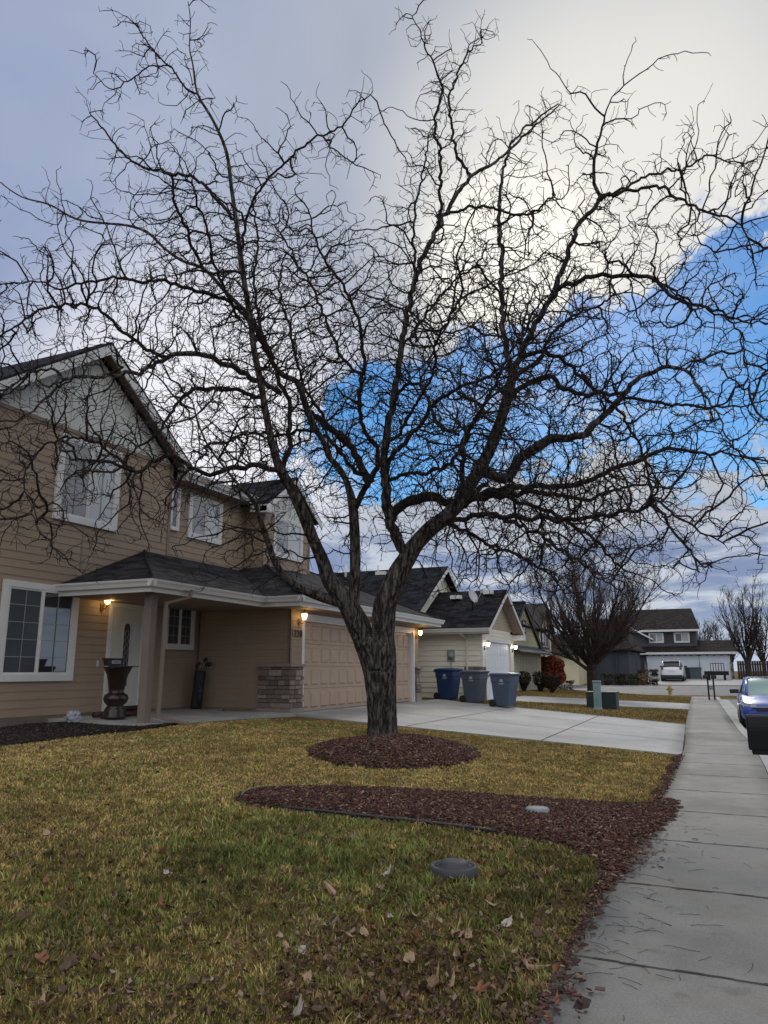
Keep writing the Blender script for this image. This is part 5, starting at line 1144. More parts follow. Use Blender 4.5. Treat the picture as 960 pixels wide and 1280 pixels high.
for k, (px_, Y_, rx_, rz_, mt_2, lb) in enumerate([(768, 62, .8, .45, dkleaf, 'dark low shrub just right of the upright tree trunk'), (783, 62, .85, .42, grn, 'dark green low shrub second right of the upright tree'), (797, 62.5, .7, .40, drygr, 'straw-coloured grass clump in front of the slate-blue house'), (810, 63, .75, .55, dkleaf, 'dark square hedge beside the white parked car')]):
    q = at_ground(px_, 850, Y_); shrub('low_shrub', q, rx_, rz_, lb, mt_2, 1800, 'box', 30+k, leaf=.06)

# ------------------------------------------------------------------ beds, mulch, grass, leaves
def gp(px_, py_):
    z = 0.1
    for _ in range(8): r = ray(px_, py_); p = CP+r*((z-EYE)/r[2]); z = gz(p[0], p[1])
    return float(p[0]), float(p[1])
def poly_px(l): return [gp(*q) for q in l]
def smooth_poly(P, it=2):
    for _ in range(it):
        P = [q for i in range(len(P)) for q in ((P[i][0]*.75+P[(i+1) % len(P)][0]*.25, P[i][1]*.75+P[(i+1) % len(P)][1]*.25), (P[i][0]*.25+P[(i+1) % len(P)][0]*.75, P[i][1]*.25+P[(i+1) % len(P)][1]*.75))]
    return P
def inside(X, Y, P):
    r = np.zeros(X.shape, bool); n = len(P); j = n-1
    for i in range(n):
        xi, yi = P[i]; xj, yj = P[j]
        c = ((yi > Y) != (yj > Y)) & (X < (xj-xi)*(Y-yi)/(yj-yi+1e-12)+xi); r ^= c; j = i
    return r
bedA = smooth_poly(poly_px([(293,1001),(308,991),(350,987),(420,986),(500,989),(600,996),(700,1003),(780,1008),(845,1004),(850,1012),(832,1034),(800,1056),(782,1080),(772,1100),(752,1128),(730,1160),(714,1200),(716,1240),(722,1290),(716,1290),(710,1240),(709,1195),(724,1160),(742,1125),(750,1098),(744,1074),(705,1057),(620,1044),(540,1033),(440,1023),(350,1012),(305,1008)]))
bedB = smooth_poly(poly_px([(383,941),(398,931),(432,925),(480,922),(540,925),(588,934),(602,944),(585,955),(525,962),(445,961),(398,952)]))
bedC = smooth_poly([(-11.75, 8.6), (-11.75, 10.75), (-9.7, 10.75), (-9.5, 11.2), (-9.35, 11.9)]+poly_px([(222,906),(185,911),(130,917),(60,926),(0,934),(-60,941)]), 1)
strip_ = [(xl(y)-.0, y) for y in np.arange(9.3, 15, .4)]+[(xl(y)-.10-.04*math.sin(y*5), y) for y in np.arange(14.8, 9.0, -.4)]
GZ = np.vectorize(gz); XL = np.vectorize(xl)
def bed_h(X, Y, P, hmax, w):
    Pn = np.array(P); d = np.full(X.shape, 9.0)
    for i in range(len(P)):
        a = Pn[i]; b = Pn[(i+1) % len(P)]; ab = b-a; t = np.clip(((X-a[0])*ab[0]+(Y-a[1])*ab[1])/(ab@ab+1e-9), 0, 1); d = np.minimum(d, np.hypot(X-a[0]-t*ab[0], Y-a[1]-t*ab[1]))
    return hmax*np.clip(d/w, 0, 1)**.7
def bed(name, P, hmax, w, mat, chipm, n, label_kind, size=(.016, .05), seed=1):
    xs = [p[0] for p in P]; ys = [p[1] for p in P]; st = .06
    gx_ = np.arange(min(xs)-st, max(xs)+st, st); gy_ = np.arange(min(ys)-st, max(ys)+st, st); X, Y = np.meshgrid(gx_, gy_); ins = inside(X, Y, P)
    ins = inside(X+.05*np.sin(Y*23)+.03*np.sin(Y*61+X*9), Y+.05*np.sin(X*19)+.03*np.sin(X*53), P)
    hh = np.where(ins, bed_h(X, Y, P, hmax, w), -.03); rg = np.random.default_rng(seed); Z = GZ(X, Y)+np.where(X > XL(Y)-.005, .032, 0)+hh+.008+rg.uniform(-.006, .006, X.shape)
    w_ = X.shape[1]; V = np.stack([X, Y, Z], -1).reshape(-1, 3); idx = np.arange(X.size).reshape(X.shape); keep = ins[:-1, :-1] | ins[1:, :-1] | ins[:-1, 1:] | ins[1:, 1:]
    Fq = np.stack([idx[:-1, :-1], idx[:-1, 1:], idx[1:, 1:], idx[1:, :-1]], -1)[keep]
    tag(np_mesh(name, V, Fq, mat, smooth=True), kind='structure')
    # loose chips
    x = rg.uniform(min(xs)-.03, max(xs)+.03, n*3); y = rg.uniform(min(ys)-.03, max(ys)+.03, n*3); k = inside(x+rg.normal(0, .03, x.size), y+rg.normal(0, .03, x.size), P); x, y = x[k][:n], y[k][:n]; m_ = len(x)
    h = bed_h(x, y, P, hmax, w); h = np.where(inside(x, y, P), h, 0); z = GZ(x, y)+np.where(x > XL(y)-.01, .03, 0)+h+.012+rg.uniform(0, .018, m_)
    a = rg.uniform(0, 6.283, m_); L = rg.uniform(size[0], size[1], m_)*.5; W_ = L*rg.uniform(.18, .5, m_); tl_ = rg.normal(0, .35, m_); t2 = rg.normal(0, .4, m_)
    u = np.stack([np.cos(a)*np.cos(tl_), np.sin(a)*np.cos(tl_), np.sin(tl_)], 1); v = np.stack([-np.sin(a)*np.cos(t2), np.cos(a)*np.cos(t2), np.sin(t2)], 1); c = np.stack([x, y, z], 1); nn_ = np.cross(u, v)*.005
    V = np.stack([c-u*L[:, None]-v*W_[:, None]*.7, c+u*L[:, None]-v*W_[:, None], c+u*L[:, None]*.9+v*W_[:, None], c-u*L[:, None]+v*W_[:, None]*.8], 1)
    V2 = V+nn_[:, None, :]; VV = np.concatenate([V, V2], 1).reshape(-1, 3); b = np.arange(m_)[:, None]*8
    Fq = np.concatenate([b+np.array(f) for f in ((4, 5, 6, 7), (0, 1, 5, 4), (1, 2, 6, 5), (2, 3, 7, 6), (3, 0, 4, 7))])
    tag(np_mesh(name+'_chips', VV, Fq, chipm), label_kind, 'mulch', kind='stuff')
barkbed = plain('bark_mulch_bed', (.042, .024, .016), .95, .45, 22, bmp=.9)
chipm = island('bark_chips', [(0, (.024, .013, .009)), (.35, (.072, .031, .025)), (.7, (.125, .052, .042)), (.90, (.15, .095, .06)), (1, (.34, .26, .18))], .85)
bed('mulch_bed', bedA, .035, .15, barkbed, chipm, 26000, 'red-brown bark chips filling the curved bed across the lawn')
bed('tree_mulch', bedB, .16, 1.0, barkbed, chipm, 16000, 'red-brown bark chips mounded round the trunk', (.025, .07), 2)
darkbed = plain('dark_mulch_bed', (.022, .017, .015), .95, .45, 22, bmp=.9)
chipd = island('dark_chips', [(0, (.016, .012, .011)), (.5, (.035, .026, .023)), (.95, (.055, .042, .036)), (1, (.2, .17, .14))], .9)
bed('house_mulch', bedC, .03, .3, darkbed, chipd, 15000, 'blackish bark chips along the foot of the house wall', (.03, .07), 3)
bed('walk_edge_mulch', [tuple(p) for p in strip_], .01, .1, barkbed, chipm, 1500, 'bark chips spilling along the edge of the walk', (.015, .04), 4)
# plastic edging of the curved bed
for nm_, seq, lb in (('lawn_edging', [(300,1000),(312,992),(350,988),(420,987),(500,990),(600,997),(700,1004),(775,1010),(826,1016)], 'black plastic lawn edging along the far side of the mulch bed'), ('lawn_edging', [(350,1012),(440,1023),(540,1033),(620,1044)], 'black plastic lawn edging along the near side of the mulch bed')):
    P3 = [(*gp(*q), 0) for q in seq]; P3 = [(x, y, gz(x, y)+.035+.006*math.sin(x*5)) for x, y, _ in P3]; P3, _r = resample(P3, [1]*len(P3), .1); m = MB(); m.tube([tuple(p) for p in P3], .014, 8)
    m.loft([[(p[0], p[1]-.004, p[2]-.08), (p[0], p[1]+.004, p[2]-.08), (p[0], p[1]+.004, p[2]), (p[0], p[1]-.004, p[2])] for p in P3], sm=False)
    o = m.build(nm_, black); tag(o, lb, 'edging')
# irrigation boxes
vx, vy = gp(567, 1094); vz = gz(vx, vy); grey = plain('weathered_grey_plastic', (.045, .049, .053), .6, .2, 9)
T = thing('valve_cover', (vx, vy, vz), 'raised round grey valve cover in the grass below the mulch bed', 'valve cover')
m = MB(); m.lathe((vx, vy, vz), [(.180, -.05), (.174, .062), (.168, .070), (.142, .070), (.138, .050)], 32); m.build('ring', grey, T)
m = MB(); m.lathe((vx+.01, vy-.01, vz), [(.136, .040), (.134, .066), (.108, .068), (.106, .088), (.094, .098), (.03, .100)], 28); m.build('lid', grey, T)
vx, vy = gp(672, 1021); m = MB(); m.lathe((vx, vy, gz(vx, vy)), [(.12, -.03), (.12, .078), (.105, .088), (.03, .092)], 28)
tag(m.build('drain_cover', plain('pale_grey_plastic', (.20, .22, .23), .6, .2, 9)), 'small round grey drain cover lying in the mulch bed', 'drain cover')

def grass():
    rg = np.random.default_rng(3); N_ = 620000
    r = 2.0+rg.uniform(0, 1, N_)**1.0*14.5; a = rg.uniform(-R(46), R(36), N_)
    X = -np.sin(YAW+0*a+(-a))*r; Y = np.cos(YAW-a)*r
    k = (X < np.array([0.0]))
    xe_ = np.where(Y < 13, -.80, -.80-.03*(Y-13)*np.minimum(1, (Y-13)/8))
    jit = rg.normal(0, .02, N_)
    k = (X < xe_-.02+jit) & (X > -11.7) & (Y > 1.2) & (Y < 14.88+ (X+9)*0.0)
    for P in (bedA, bedB, bedC, [tuple(p) for p in strip_]): k &= ~inside(X+.05*np.sin(Y*23)+.03*np.sin(Y*61+X*9)+rg.normal(0, .03, N_), Y+.05*np.sin(X*19)+rg.normal(0, .03, N_), P)
    slab = [(-11.9, 10.7), (-9.5, 10.7), (-9.2, 12.5), (-8.9, 14.3), (-8.7, 15.1), (-11.9, 15.2)]; k &= ~inside(X, Y, slab)
    X, Y, r = X[k], Y[k], r[k]; n = len(X); Z = GZ(X, Y)
    def fbm(x, y, s, o=0):
        v = 0
        for i, am in enumerate((1, .5, .25)): f = s*2**i; v = v+am*(np.sin(x*f*1.3+o+1.7*np.sin(y*f*.9+o))*np.cos(y*f*1.1-o*.7+1.3*np.sin(x*f*.7)))
        return v/1.75
    pt = fbm(X, Y, .9, 2.1); cl = fbm(X, Y, 9.0, .5); hh = (.024+.012*np.clip(cl, -1, 1)+.008*pt)*rg.uniform(.55, 1.35, n)
    near_right = np.exp(-(((X+2.0)/1.9)**2+((Y-5.7)/1.5)**2)); near_slab = np.exp(-(((X+8.3)/1.3)**2+((Y-13.2)/.8)**2)); beside_wall = np.exp(-((X+8.6)/1.2)**2)*np.exp(-((Y-10.2)/1.2)**2)
    pt2 = fbm(X, Y, .38, 7.3); green = np.clip(.26+.50*pt+.30*pt2+.16*cl+.62*near_right+.5*near_slab+.25*beside_wall-.30*np.clip((r-7)/3, 0, 1)+.27*(r < 6.5), 0, 1)
    green = (rg.uniform(0, 1, n) < green).astype('f')*rg.uniform(.55, 1, n)
    hh *= 1+.9*near_right*rg.uniform(0, 1, n)
    hh *= np.where(r > 8, .8, 1)
    def hsh(i, j, k): v = np.sin(i*127.1+j*311.7+k*74.7)*43758.5453; return v-np.floor(v)
    wx = X+.03*np.sin(Y*31+2)+.02*np.sin(Y*77); wy = Y+.03*np.sin(X*37+1)+.02*np.sin(X*83); ci, cj = np.floor(wx/.075), np.floor(wy/.075)
    h1, h2, h3 = hsh(ci, cj, 1), hsh(ci, cj, 2), hsh(ci, cj, 3); bi, bj = np.floor((X+.1*np.sin(Y*7))/.31), np.floor((Y+.1*np.sin(X*6))/.31); h4 = hsh(bi, bj, 5)
    hh *= .55+.95*h1; tone = (.42+.75*h2+.35*h4+.30*fbm(X, Y, 2.3, 4.0)+.22*pt2+.22*np.clip((r-7)/3, 0, 1))*rg.uniform(.75, 1.25, n)
    green = np.where(h3 > .80, np.maximum(green, .75*rg.uniform(.5, 1, n)), green); green = np.where(h3 < .16, green*.2, green)
    an = rg.uniform(0, 6.283, n); w = (.0013+.00050*r)*rg.uniform(.6, 1.3, n); lean = rg.uniform(.1, 1.15, n)*hh*1.1; la = np.where(rg.uniform(0, 1, n) < .6, h2*6.283*2+rg.normal(0, .5, n), an+rg.normal(0, .7, n)+1.57)
    ux, uy = np.cos(an)*w, np.sin(an)*w; lx, ly = np.cos(la)*lean, np.sin(la)*lean
    z0 = Z-.004
    V = np.empty((n, 5, 3)); V[:, 0] = np.stack([X-ux, Y-uy, z0], 1); V[:, 1] = np.stack([X+ux, Y+uy, z0], 1)
    V[:, 2] = np.stack([X+ux*.75+lx*.35, Y+uy*.75+ly*.35, Z+hh*.6], 1); V[:, 3] = np.stack([X-ux*.75+lx*.35, Y-uy*.75+ly*.35, Z+hh*.6], 1); V[:, 4] = np.stack([X+lx, Y+ly, Z+hh], 1)
    # coarser tufts on the strips between the farther driveways
    M2 = 90000; x2 = rg.uniform(-9, -.9, M2); y2 = 23.3+rg.uniform(0, 1, M2)**1.3*23; q2 = x2 < XL(y2)-.03
    for Q in ([(-9.3, 14.9), (-.8, 14.8), (xl(23.2)+.3, 23.25), (-9.3, 25.25)], [(-8.05, 27.35), (xl(32)+.3, 31.95), (xl(37.6)+.3, 37.65), (-8.05, 32.65)], [(-9.7, 41.4), (-8.2, 50.6), (-3.2, 56), (-9.7, 47.6)], [(-30, 26.4), (-7.9, 26.4), (-7.9, 31.1), (-30, 31.1)]): q2 &= ~inside(x2, y2, Q)
    x2, y2 = x2[q2], y2[q2]; n2_ = len(x2); z2 = GZ(x2, y2); X = np.r_[X, x2]; Y = np.r_[Y, y2]; r = np.r_[r, np.full(n2_, 24.)]; Z = np.r_[Z, z2]; n += n2_
    p2_ = fbm(x2, y2, .6, 1.0); h2_ = rg.uniform(.02, .06, n2_); hh = np.r_[hh, h2_]; green = np.r_[green, np.where(rg.uniform(0, 1, n2_) < .10+.12*p2_, .6, 0)]; tone = np.r_[tone, (.85+.3*p2_)*rg.uniform(.5, 1.3, n2_)]
    a2_ = rg.uniform(0, 6.283, n2_); w2_ = rg.uniform(.008, .018, n2_); w = np.r_[w, w2_]; an = np.r_[an, a2_]; la2 = rg.uniform(0, 6.283, n2_); ln2 = rg.uniform(.2, 1.2, n2_)*h2_
    ux, uy = np.cos(an)*w, np.sin(an)*w; lx, ly = np.r_[lx, np.cos(la2)*ln2], np.r_[ly, np.sin(la2)*ln2]; z0 = Z-.004
    V = np.empty((n, 5, 3)); V[:, 0] = np.stack([X-ux, Y-uy, z0], 1); V[:, 1] = np.stack([X+ux, Y+uy, z0], 1)
    V[:, 2] = np.stack([X+ux*.75+lx*.35, Y+uy*.75+ly*.35, Z+hh*.6], 1); V[:, 3] = np.stack([X-ux*.75+lx*.35, Y-uy*.75+ly*.35, Z+hh*.6], 1); V[:, 4] = np.stack([X+lx, Y+ly, Z+hh], 1)
    me = bpy.data.meshes.new('grass'); me.vertices.add(n*5); me.vertices.foreach_set('co', V.astype('f').ravel())
    b = np.arange(n)[:, None]*5; li = np.concatenate([b+np.array([0, 1, 2, 3]), b+np.array([3, 2, 4])], 1).astype('i')
    me.loops.add(n*7); me.loops.foreach_set('vertex_index', li.ravel()); me.polygons.add(n*2)
    ls = (np.arange(n)[:, None]*7+np.array([0, 4])).astype('i'); me.polygons.foreach_set('loop_start', ls.ravel()); me.update(calc_edges=True)
    at = me.attributes.new('green', 'FLOAT', 'POINT'); at.data.foreach_set('value', np.repeat(green, 5).astype('f'))
    a2 = me.attributes.new('tone', 'FLOAT', 'POINT'); a2.data.foreach_set('value', np.repeat(tone, 5).astype('f'))
    m, nt, bs = new_mat('grass_blades'); t_ = NN(nt, 'ShaderNodeAttribute'); t_.attribute_name = 'tone'; g = NN(nt, 'ShaderNodeNewGeometry').outputs['Random Per Island']; at_ = NN(nt, 'ShaderNodeAttribute'); at_.attribute_name = 'green'
    straw = ramp(nt, g, [(0, (.15, .10, .040)), (.3, (.35, .25, .085)), (.7, (.50, .37, .16)), (1, (.25, .195, .065))]); gr = ramp(nt, g, [(0, (.055, .100, .020)), (.5, (.105, .17, .032)), (1, (.19, .23, .05))])
    vm = NN(nt, 'ShaderNodeVectorMath', operation='SCALE'); nt.links.new(mixn(nt, at_.outputs['Fac'], straw, gr), vm.inputs[0]); nt.links.new(t_.outputs['Fac'], vm.inputs['Scale']); nt.links.new(vm.outputs[0], bs.inputs['Base Color']); bs.inputs['Roughness'].default_value = .7; bs.inputs['Specular IOR Level'].default_value = .25
    me.materials.append(m); o = bpy.data.objects.new('grass', me); COL.objects.link(o); tag(o, 'short winter lawn grass, straw-yellow with green patches', 'grass', kind='stuff')
    print('grass', n)
grass()

def leaf_mesh(seed, cols, nm):
    rr = random.Random(seed); pts = []; K = 16; lob = rr.choice((0, 0, 5, 3)); asp = rr.uniform(.45, .85)
    for k in range(K+1):
        a = -2.75+5.5*k/K; r_ = .036*(1+(.26*math.cos(a*lob) if lob else 0))*rr.uniform(.82, 1.14)*(1+.25*math.cos(a)); pts.append((r_*math.cos(a), r_*math.sin(a)*asp))
    m = MB(); c1, c2 = rr.uniform(4, 22), rr.uniform(-14, 14)
    rr0 = rr.uniform(-4, 22)
    def zz(x, y): return .006+c1*x*x*1.2+c2*x*y+rr0*y*y
    ctr = (0, 0, zz(0, 0))
    for k in range(len(pts)-1):
        p, q = pts[k], pts[k+1]; m.face([ctr, (p[0], p[1], zz(*p)), (q[0], q[1], zz(*q))])
    m.face([ctr, (pts[-1][0], pts[-1][1], zz(*pts[-1])), (-.03, 0, .012), (pts[0][0], pts[0][1], zz(*pts[0]))][:3]); m.tube([(0, 0, ctr[2]), (-.035, .004, .012), (-.06, .012, .008)], .0012, 4)
    o = m.build(nm, cols); me = o.data; bpy.data.objects.remove(o); return me
kinds = [('curled tan fallen leaf lying in the grass', plain('leaf_tan', (.36, .24, .15), .7, .3, 40)), ('dark brown fallen leaf lying in the grass', plain('leaf_brown', (.10, .055, .032), .75, .3, 40)),
         ('pale grey-white fallen leaf lying in the grass', plain('leaf_pale', (.42, .37, .32), .7, .25, 40)), ('orange-brown fallen leaf lying in the grass', plain('leaf_orange', (.24, .10, .045), .7, .3, 40))]
lm = [[leaf_mesh(i*10+j, k[1], 'fallen_leaf') for j in range(5)] for i, k in enumerate(kinds)]
rr = random.Random(21)
def put_leaf(px_, py_, i=None, s=1.0):
    x, y = gp(px_, py_); i = rr.choices(range(4), (4, 5, 1, 2))[0] if i is None else i
    o = bpy.data.objects.new('fallen_leaf', lm[i][rr.randint(0, 4)]); COL.objects.link(o); o.location = (x, y, gz(x, y)+.020); o.rotation_euler = (rr.gauss(0, .55), rr.gauss(0, .55), rr.uniform(0, 6.28)); o.scale = (s,)*3
    tag(o, kinds[i][0], 'leaf', kinds[i][0].split(' lying')[0]+'s on the lawn')
for px_, py_, i in [(412,1070,0),(381,1195,2),(410,1165,2),(632,1160,2),(680,1113,0),(512,1210,0),(541,1242,0),(655,1213,0),(420,1125,0),(440,1052,2),(543,1073,3),(600,1085,3),(608,1080,0),(35,978,1),(193,957,0),(87,1205,1),(50,1205,3),(200,1072,3),(240,1240,1),(49,1266,0),(480,1150,3),(30,1150,1),(270,1003,3),(570,1105,0),(525,1155,0)]: put_leaf(px_, py_, i, 1.15)
for _ in range(120):
    py_ = 1020+260*rr.random()**.8; px_ = rr.choice((rr.uniform(380, 700), rr.uniform(480, 715), rr.uniform(0, 480)))
    if py_ < 1075 and px_ > 300: continue
    put_leaf(px_, py_, None, rr.uniform(.6, 1.1))
for _ in range(14): put_leaf(rr.uniform(20, 800), rr.uniform(935, 985), None, rr.uniform(.7, 1.1))
def scraps():
    """broken bits of leaf and thatch worked down into the turf"""
    rg = np.random.default_rng(12); n = 9000; py_ = 940+340*rg.uniform(0, 1, n)**.9; px_ = np.where(rg.uniform(0, 1, n) < .5, rg.uniform(350, 740, n), rg.uniform(0, 740, n)); XY = np.array([gp(a, b) for a, b in zip(px_, py_)])
    x, y = XY[:, 0], XY[:, 1]; k = (x < XL(y)-.0) & (y < 14.8) & (x > -11.5)
    for P in (bedA, bedB, bedC): k &= ~inside(x, y, P)
    x, y = x[k], y[k]; n = len(x); z = GZ(x, y)+rg.uniform(.004, .026, n); sz = rg.uniform(.008, .026, n); V = []
    for c in range(6):
        a = c*math.pi/3+rg.uniform(-.3, .3, n); r_ = sz*rg.uniform(.5, 1.1, n); V.append(np.stack([r_*np.cos(a), r_*np.sin(a), rg.normal(0, .005, n)], 1))
    V = np.stack(V, 1); th = rg.uniform(0, 6.28, n); tx, ty = rg.normal(0, .45, n), rg.normal(0, .45, n); V[:, :, 1] *= .6
    c_, s_ = np.cos(th)[:, None], np.sin(th)[:, None]; X2 = V[:, :, 0]*c_-V[:, :, 1]*s_; Y2_ = V[:, :, 0]*s_+V[:, :, 1]*c_; Z2 = V[:, :, 2]+X2*tx[:, None]+Y2_*ty[:, None]
    V = np.stack([X2+x[:, None], Y2_+y[:, None], Z2+z[:, None]], 2).reshape(-1, 3); b = np.arange(n)[:, None]*6; Fq = np.concatenate([b+np.array([0, 1, 2, 3]), b+np.array([0, 3, 4, 5])])
    tag(np_mesh('leaf_litter', V, Fq, island('leaf_scraps', [(0, (.035, .020, .013)), (.4, (.085, .048, .028)), (.75, (.15, .09, .05)), (.95, (.22, .15, .09)), (1, (.32, .27, .22))], .85)), 'small broken brown leaf scraps worked into the turf', 'leaf litter', kind='stuff')
scraps()
def spill():
    """chips and crumbled leaf drifting from the bed on to the walk"""
    rg = np.random.default_rng(31); n = 5200; y = np.where(rg.uniform(0, 1, n) < .75, rg.uniform(3.0, 9.6, n), rg.uniform(3.0, 23, n)); off = rg.exponential(.016, n)*(1+.8*np.clip(np.sin(y*2.3)+np.sin(y*5.1+1), 0, 2)*(y < 9.5)); x = XL(y)-.03+off
    wide = (y > 6.4) & (y < 9.2) & (rg.uniform(0, 1, n) < .35); x = np.where(wide, XL(y)+rg.exponential(.07, n), x); m_ = n; z = np.where(x > XL(y), .034, .012)+rg.uniform(0, .008, n)+np.where(x < XL(y), GZ(x, y), 0)
    a = rg.uniform(0, 6.283, m_); L = rg.uniform(.004, .022, m_); W_ = L*rg.uniform(.25, .8, m_); u = np.stack([np.cos(a), np.sin(a), rg.normal(0, .15, m_)], 1)*L[:, None]; v = np.stack([-np.sin(a), np.cos(a), rg.normal(0, .2, m_)], 1)*W_[:, None]; c = np.stack([x, y, z+.002], 1)
    V = np.stack([c-u-v*.6, c+u*.8-v, c+u+v*.7, c-u*.9+v], 1).reshape(-1, 3)
    tag(np_mesh('walk_debris', V, np.arange(n*4).reshape(n, 4), MATS['bark_chips']), 'bark crumbs and leaf bits spilled over the edge of the walk', 'debris', kind='stuff')
spill()
def litter():
    """thin fallen pods and twigs on the walk"""
    rg = random.Random(8); t = Tubes(); spots = [(790,1050),(800,1062),(860,1045),(840,1140),(850,1150),(905,1165),(760,1140),(790,1165),(735,1185),(745,1195),(860,1095),(870,1085),(930,1085),(770,1125),(820,1040),(845,1060),(890,1205),(900,1080),(760,1200),(935,1225),(850,1030),(830,1190),(780,1280),(765,1160),(880,1040)]
    for px_, py_ in spots+[(rg.uniform(735, 900), rg.uniform(1000, 1240)) for _ in range(45)]+[(rg.uniform(740, 830), rg.uniform(1045, 1200)) for _ in range(25)]:
        x, y = gp(px_, py_)
        if x < xl(y)+.02: continue
        a = rg.uniform(0, 6.28); L = rg.uniform(.04, .20); P = []
        for k in range(5): P.append((x, y, .034+.003*math.sin(k))); x += math.cos(a)*L/4; y += math.sin(a)*L/4; a += rg.gauss(0, .35)
        t.add(P, [.0011]*5, 4)
    tag(t.mesh('twig_litter', twig_m, None), 'thin dark twigs and pods scattered over the concrete walk', 'litter', kind='stuff')
litter()

# ------------------------------------------------------------------ wheeled bins
def logo(par, P, u, n, sz):
    """pale emblem with illegible lettering under it"""
    m = MB(); P, u, n = Vector(P), Vector(u), Vector(n); up = Vector((0, 0, 1))
    for k in range(14):
        if k in (9, 10, 11): continue
        a0, a1 = 2*math.pi*k/14, 2*math.pi*(k+.9)/14
        q = [P+(u*math.cos(a)+up*math.sin(a))*r+n*.002 for a, r in ((a0, sz*.75), (a0, sz), (a1, sz), (a1, sz*.75))]; m.prism([tuple(x) for x in q], tuple(n*.002))
    m.prism([tuple(P+u*x*sz+up*z*sz+n*.002) for x, z in ((-.45, -.4), (.45, -.4), (.45, .1), (0, .5), (-.45, .1))], tuple(n*.002))
    rr = random.Random(3)
    for row, (hw, hh) in enumerate(((1.9, .22), (1.5, .13))):
        x = -hw
        while x < hw: w = rr.uniform(.16, .34); m.prism([tuple(P+u*a*sz+up*(-1.45-row*.5+b*hh)*sz+n*.002) for a, b in ((x, 0), (x+w*.75, 0), (x+w*.75, 1), (x, 1))], tuple(n*.002)); x += w
    return m.build('emblem', plain('emblem_white', (.65, .68, .72), .5), par)
def bin_(c, rz, col, label, nm):
    T = thing('wheeled_bin', c, label, 'bin', 'wheeled bins beside the driveway'); c = Vector(c); M = Matrix.Rotation(rz, 4, 'Z')
    def g(x, y, z): return tuple(c+M @ Vector((x, y, z)))
    mt = plain(nm, col, .42, .08, 3, bmp=.1)
    m = MB(); rings = []
    for z, hw, hd, yo in ((.03, .23, .25, .02), (.06, .245, .27, .02), (.70, .285, .345, 0), (.78, .29, .35, 0), (.785, .305, .365, 0), (.86, .31, .37, 0), (.97, .315, .375, 0), (.975, .335, .395, 0), (1.0, .335, .395, 0)):
        r_ = .05; ring = []
        for sx, sy, a0 in ((1, -1, -90), (1, 1, 0), (-1, 1, 90), (-1, -1, 180)):
            for da in (0, 45, 90): a = R(a0+da); ring.append(g(sx*(hw-r_)+r_*math.cos(a), yo+sy*(hd-r_)+r_*math.sin(a), z))
        rings.append(ring)
    m.loft(rings, sm=False); m.build('body', mt, T, bevel=.006)
    m = MB(); rings = []
    for z, k in ((1.0, 1.03), (1.035, 1.03), (1.06, .92), (1.085, .55), (1.09, .1)):
        ring = []
        for sx, sy, a0 in ((1, -1, -90), (1, 1, 0), (-1, 1, 90), (-1, -1, 180)):
            for da in (0, 45, 90): a = R(a0+da); ring.append(g((sx*.285+.05*math.cos(a))*k, (sy*.36+.05*math.sin(a))*k-.015, z))
        rings.append(ring)
    m.loft(rings, sm=True); lid = m.build('lid', mt, T)
    m = MB(); m.tube([g(-.24, .42, .93), g(-.24, .47, .98), g(.24, .47, .98), g(.24, .42, .93)], .017, 6); m.build('handle', mt, T)
    for sx in (-1, 1):
        m = MB(); m.tube([g(sx*.24, .32, .125), g(sx*.30, .32, .125)], .125, 18, sm=False); w = m.build('wheel', black, T, bevel=.012)
        m = MB(); m.tube([g(sx*.295, .32, .125), g(sx*.315, .32, .125)], .03, 10); m.build('hub', black, w)
    m = MB(); m.tube([g(-.24, .32, .125), g(.24, .32, .125)], .015, 6); m.build('axle', iron, T)
    return T, g, M
for px_, py_, Y_, col, lb, nm in ((561, 880, 25.45, (.016, .045, .13), 'navy blue wheeled bin nearest the tan garage', 'bin_navy'), (594, 882, 24.9, (.075, .095, .135), 'slate-grey wheeled bin between the navy bin and the other grey bin', 'bin_slate'), (632, 886, 23.9, (.070, .100, .155), 'slate-grey wheeled bin farthest right of the three', 'bin_slate_blue')):
    p = atY(px_, py_, Y_); rz = R(90)+R(-12); zz = gz(float(p[0]), Y_)+.03
    T_, g_, M_ = bin_((float(p[0]), Y_, zz), rz, col, lb, nm)
    # emblem on the side that faces down the driveway (local -x side turns toward the lens)
    n = (M_ @ Vector((-1, 0, 0))); u_ = (M_ @ Vector((0, -1, 0)))
    n = Vector((n.x, n.y, 0)).normalized()
    logo(T_, Vector(g_(-.272, -.03, .82))+n*.036, u_, n, .055)

# ------------------------------------------------------------------ porch things
urn = thing('planter_urn', tuple(atX(143, 897, -10.75)), 'tall dark brown glazed pedestal urn on the porch edge', 'planter')
ub = Vector((atX(143, 897, -10.75)[0], atX(143, 897, -10.75)[1], .60)); urn.location = ub
gl = plain('oxblood_glaze', (.022, .011, .009), .32, .3, 5, coat=.2)
m = MB(); m.lathe(ub, [(.21, 0), (.215, .05), (.19, .07), (.20, .16), (.17, .19), (.15, .24), (.21, .30), (.235, .37), (.21, .44), (.15, .47), (.135, .50), (.15, .56), (.17, .70), (.20, .82), (.25, .92), (.27, .95), (.27, .97), (.22, .97), (.20, .90)], 28); m.build('pedestal', gl, urn)
m = MB(); m.lathe(ub+Vector((.10, .04, .965)), [(.29, 0), (.30, .012), (.27, .018)], 24); m.build('plate', gl, urn)
tr = thing('planter_box', tuple(ub+Vector((-.02, -.14, .97))), 'black plastic planter trough resting on top of the urn', 'planter'); c = ub+Vector((-.0, -.14, .985)); m = MB()
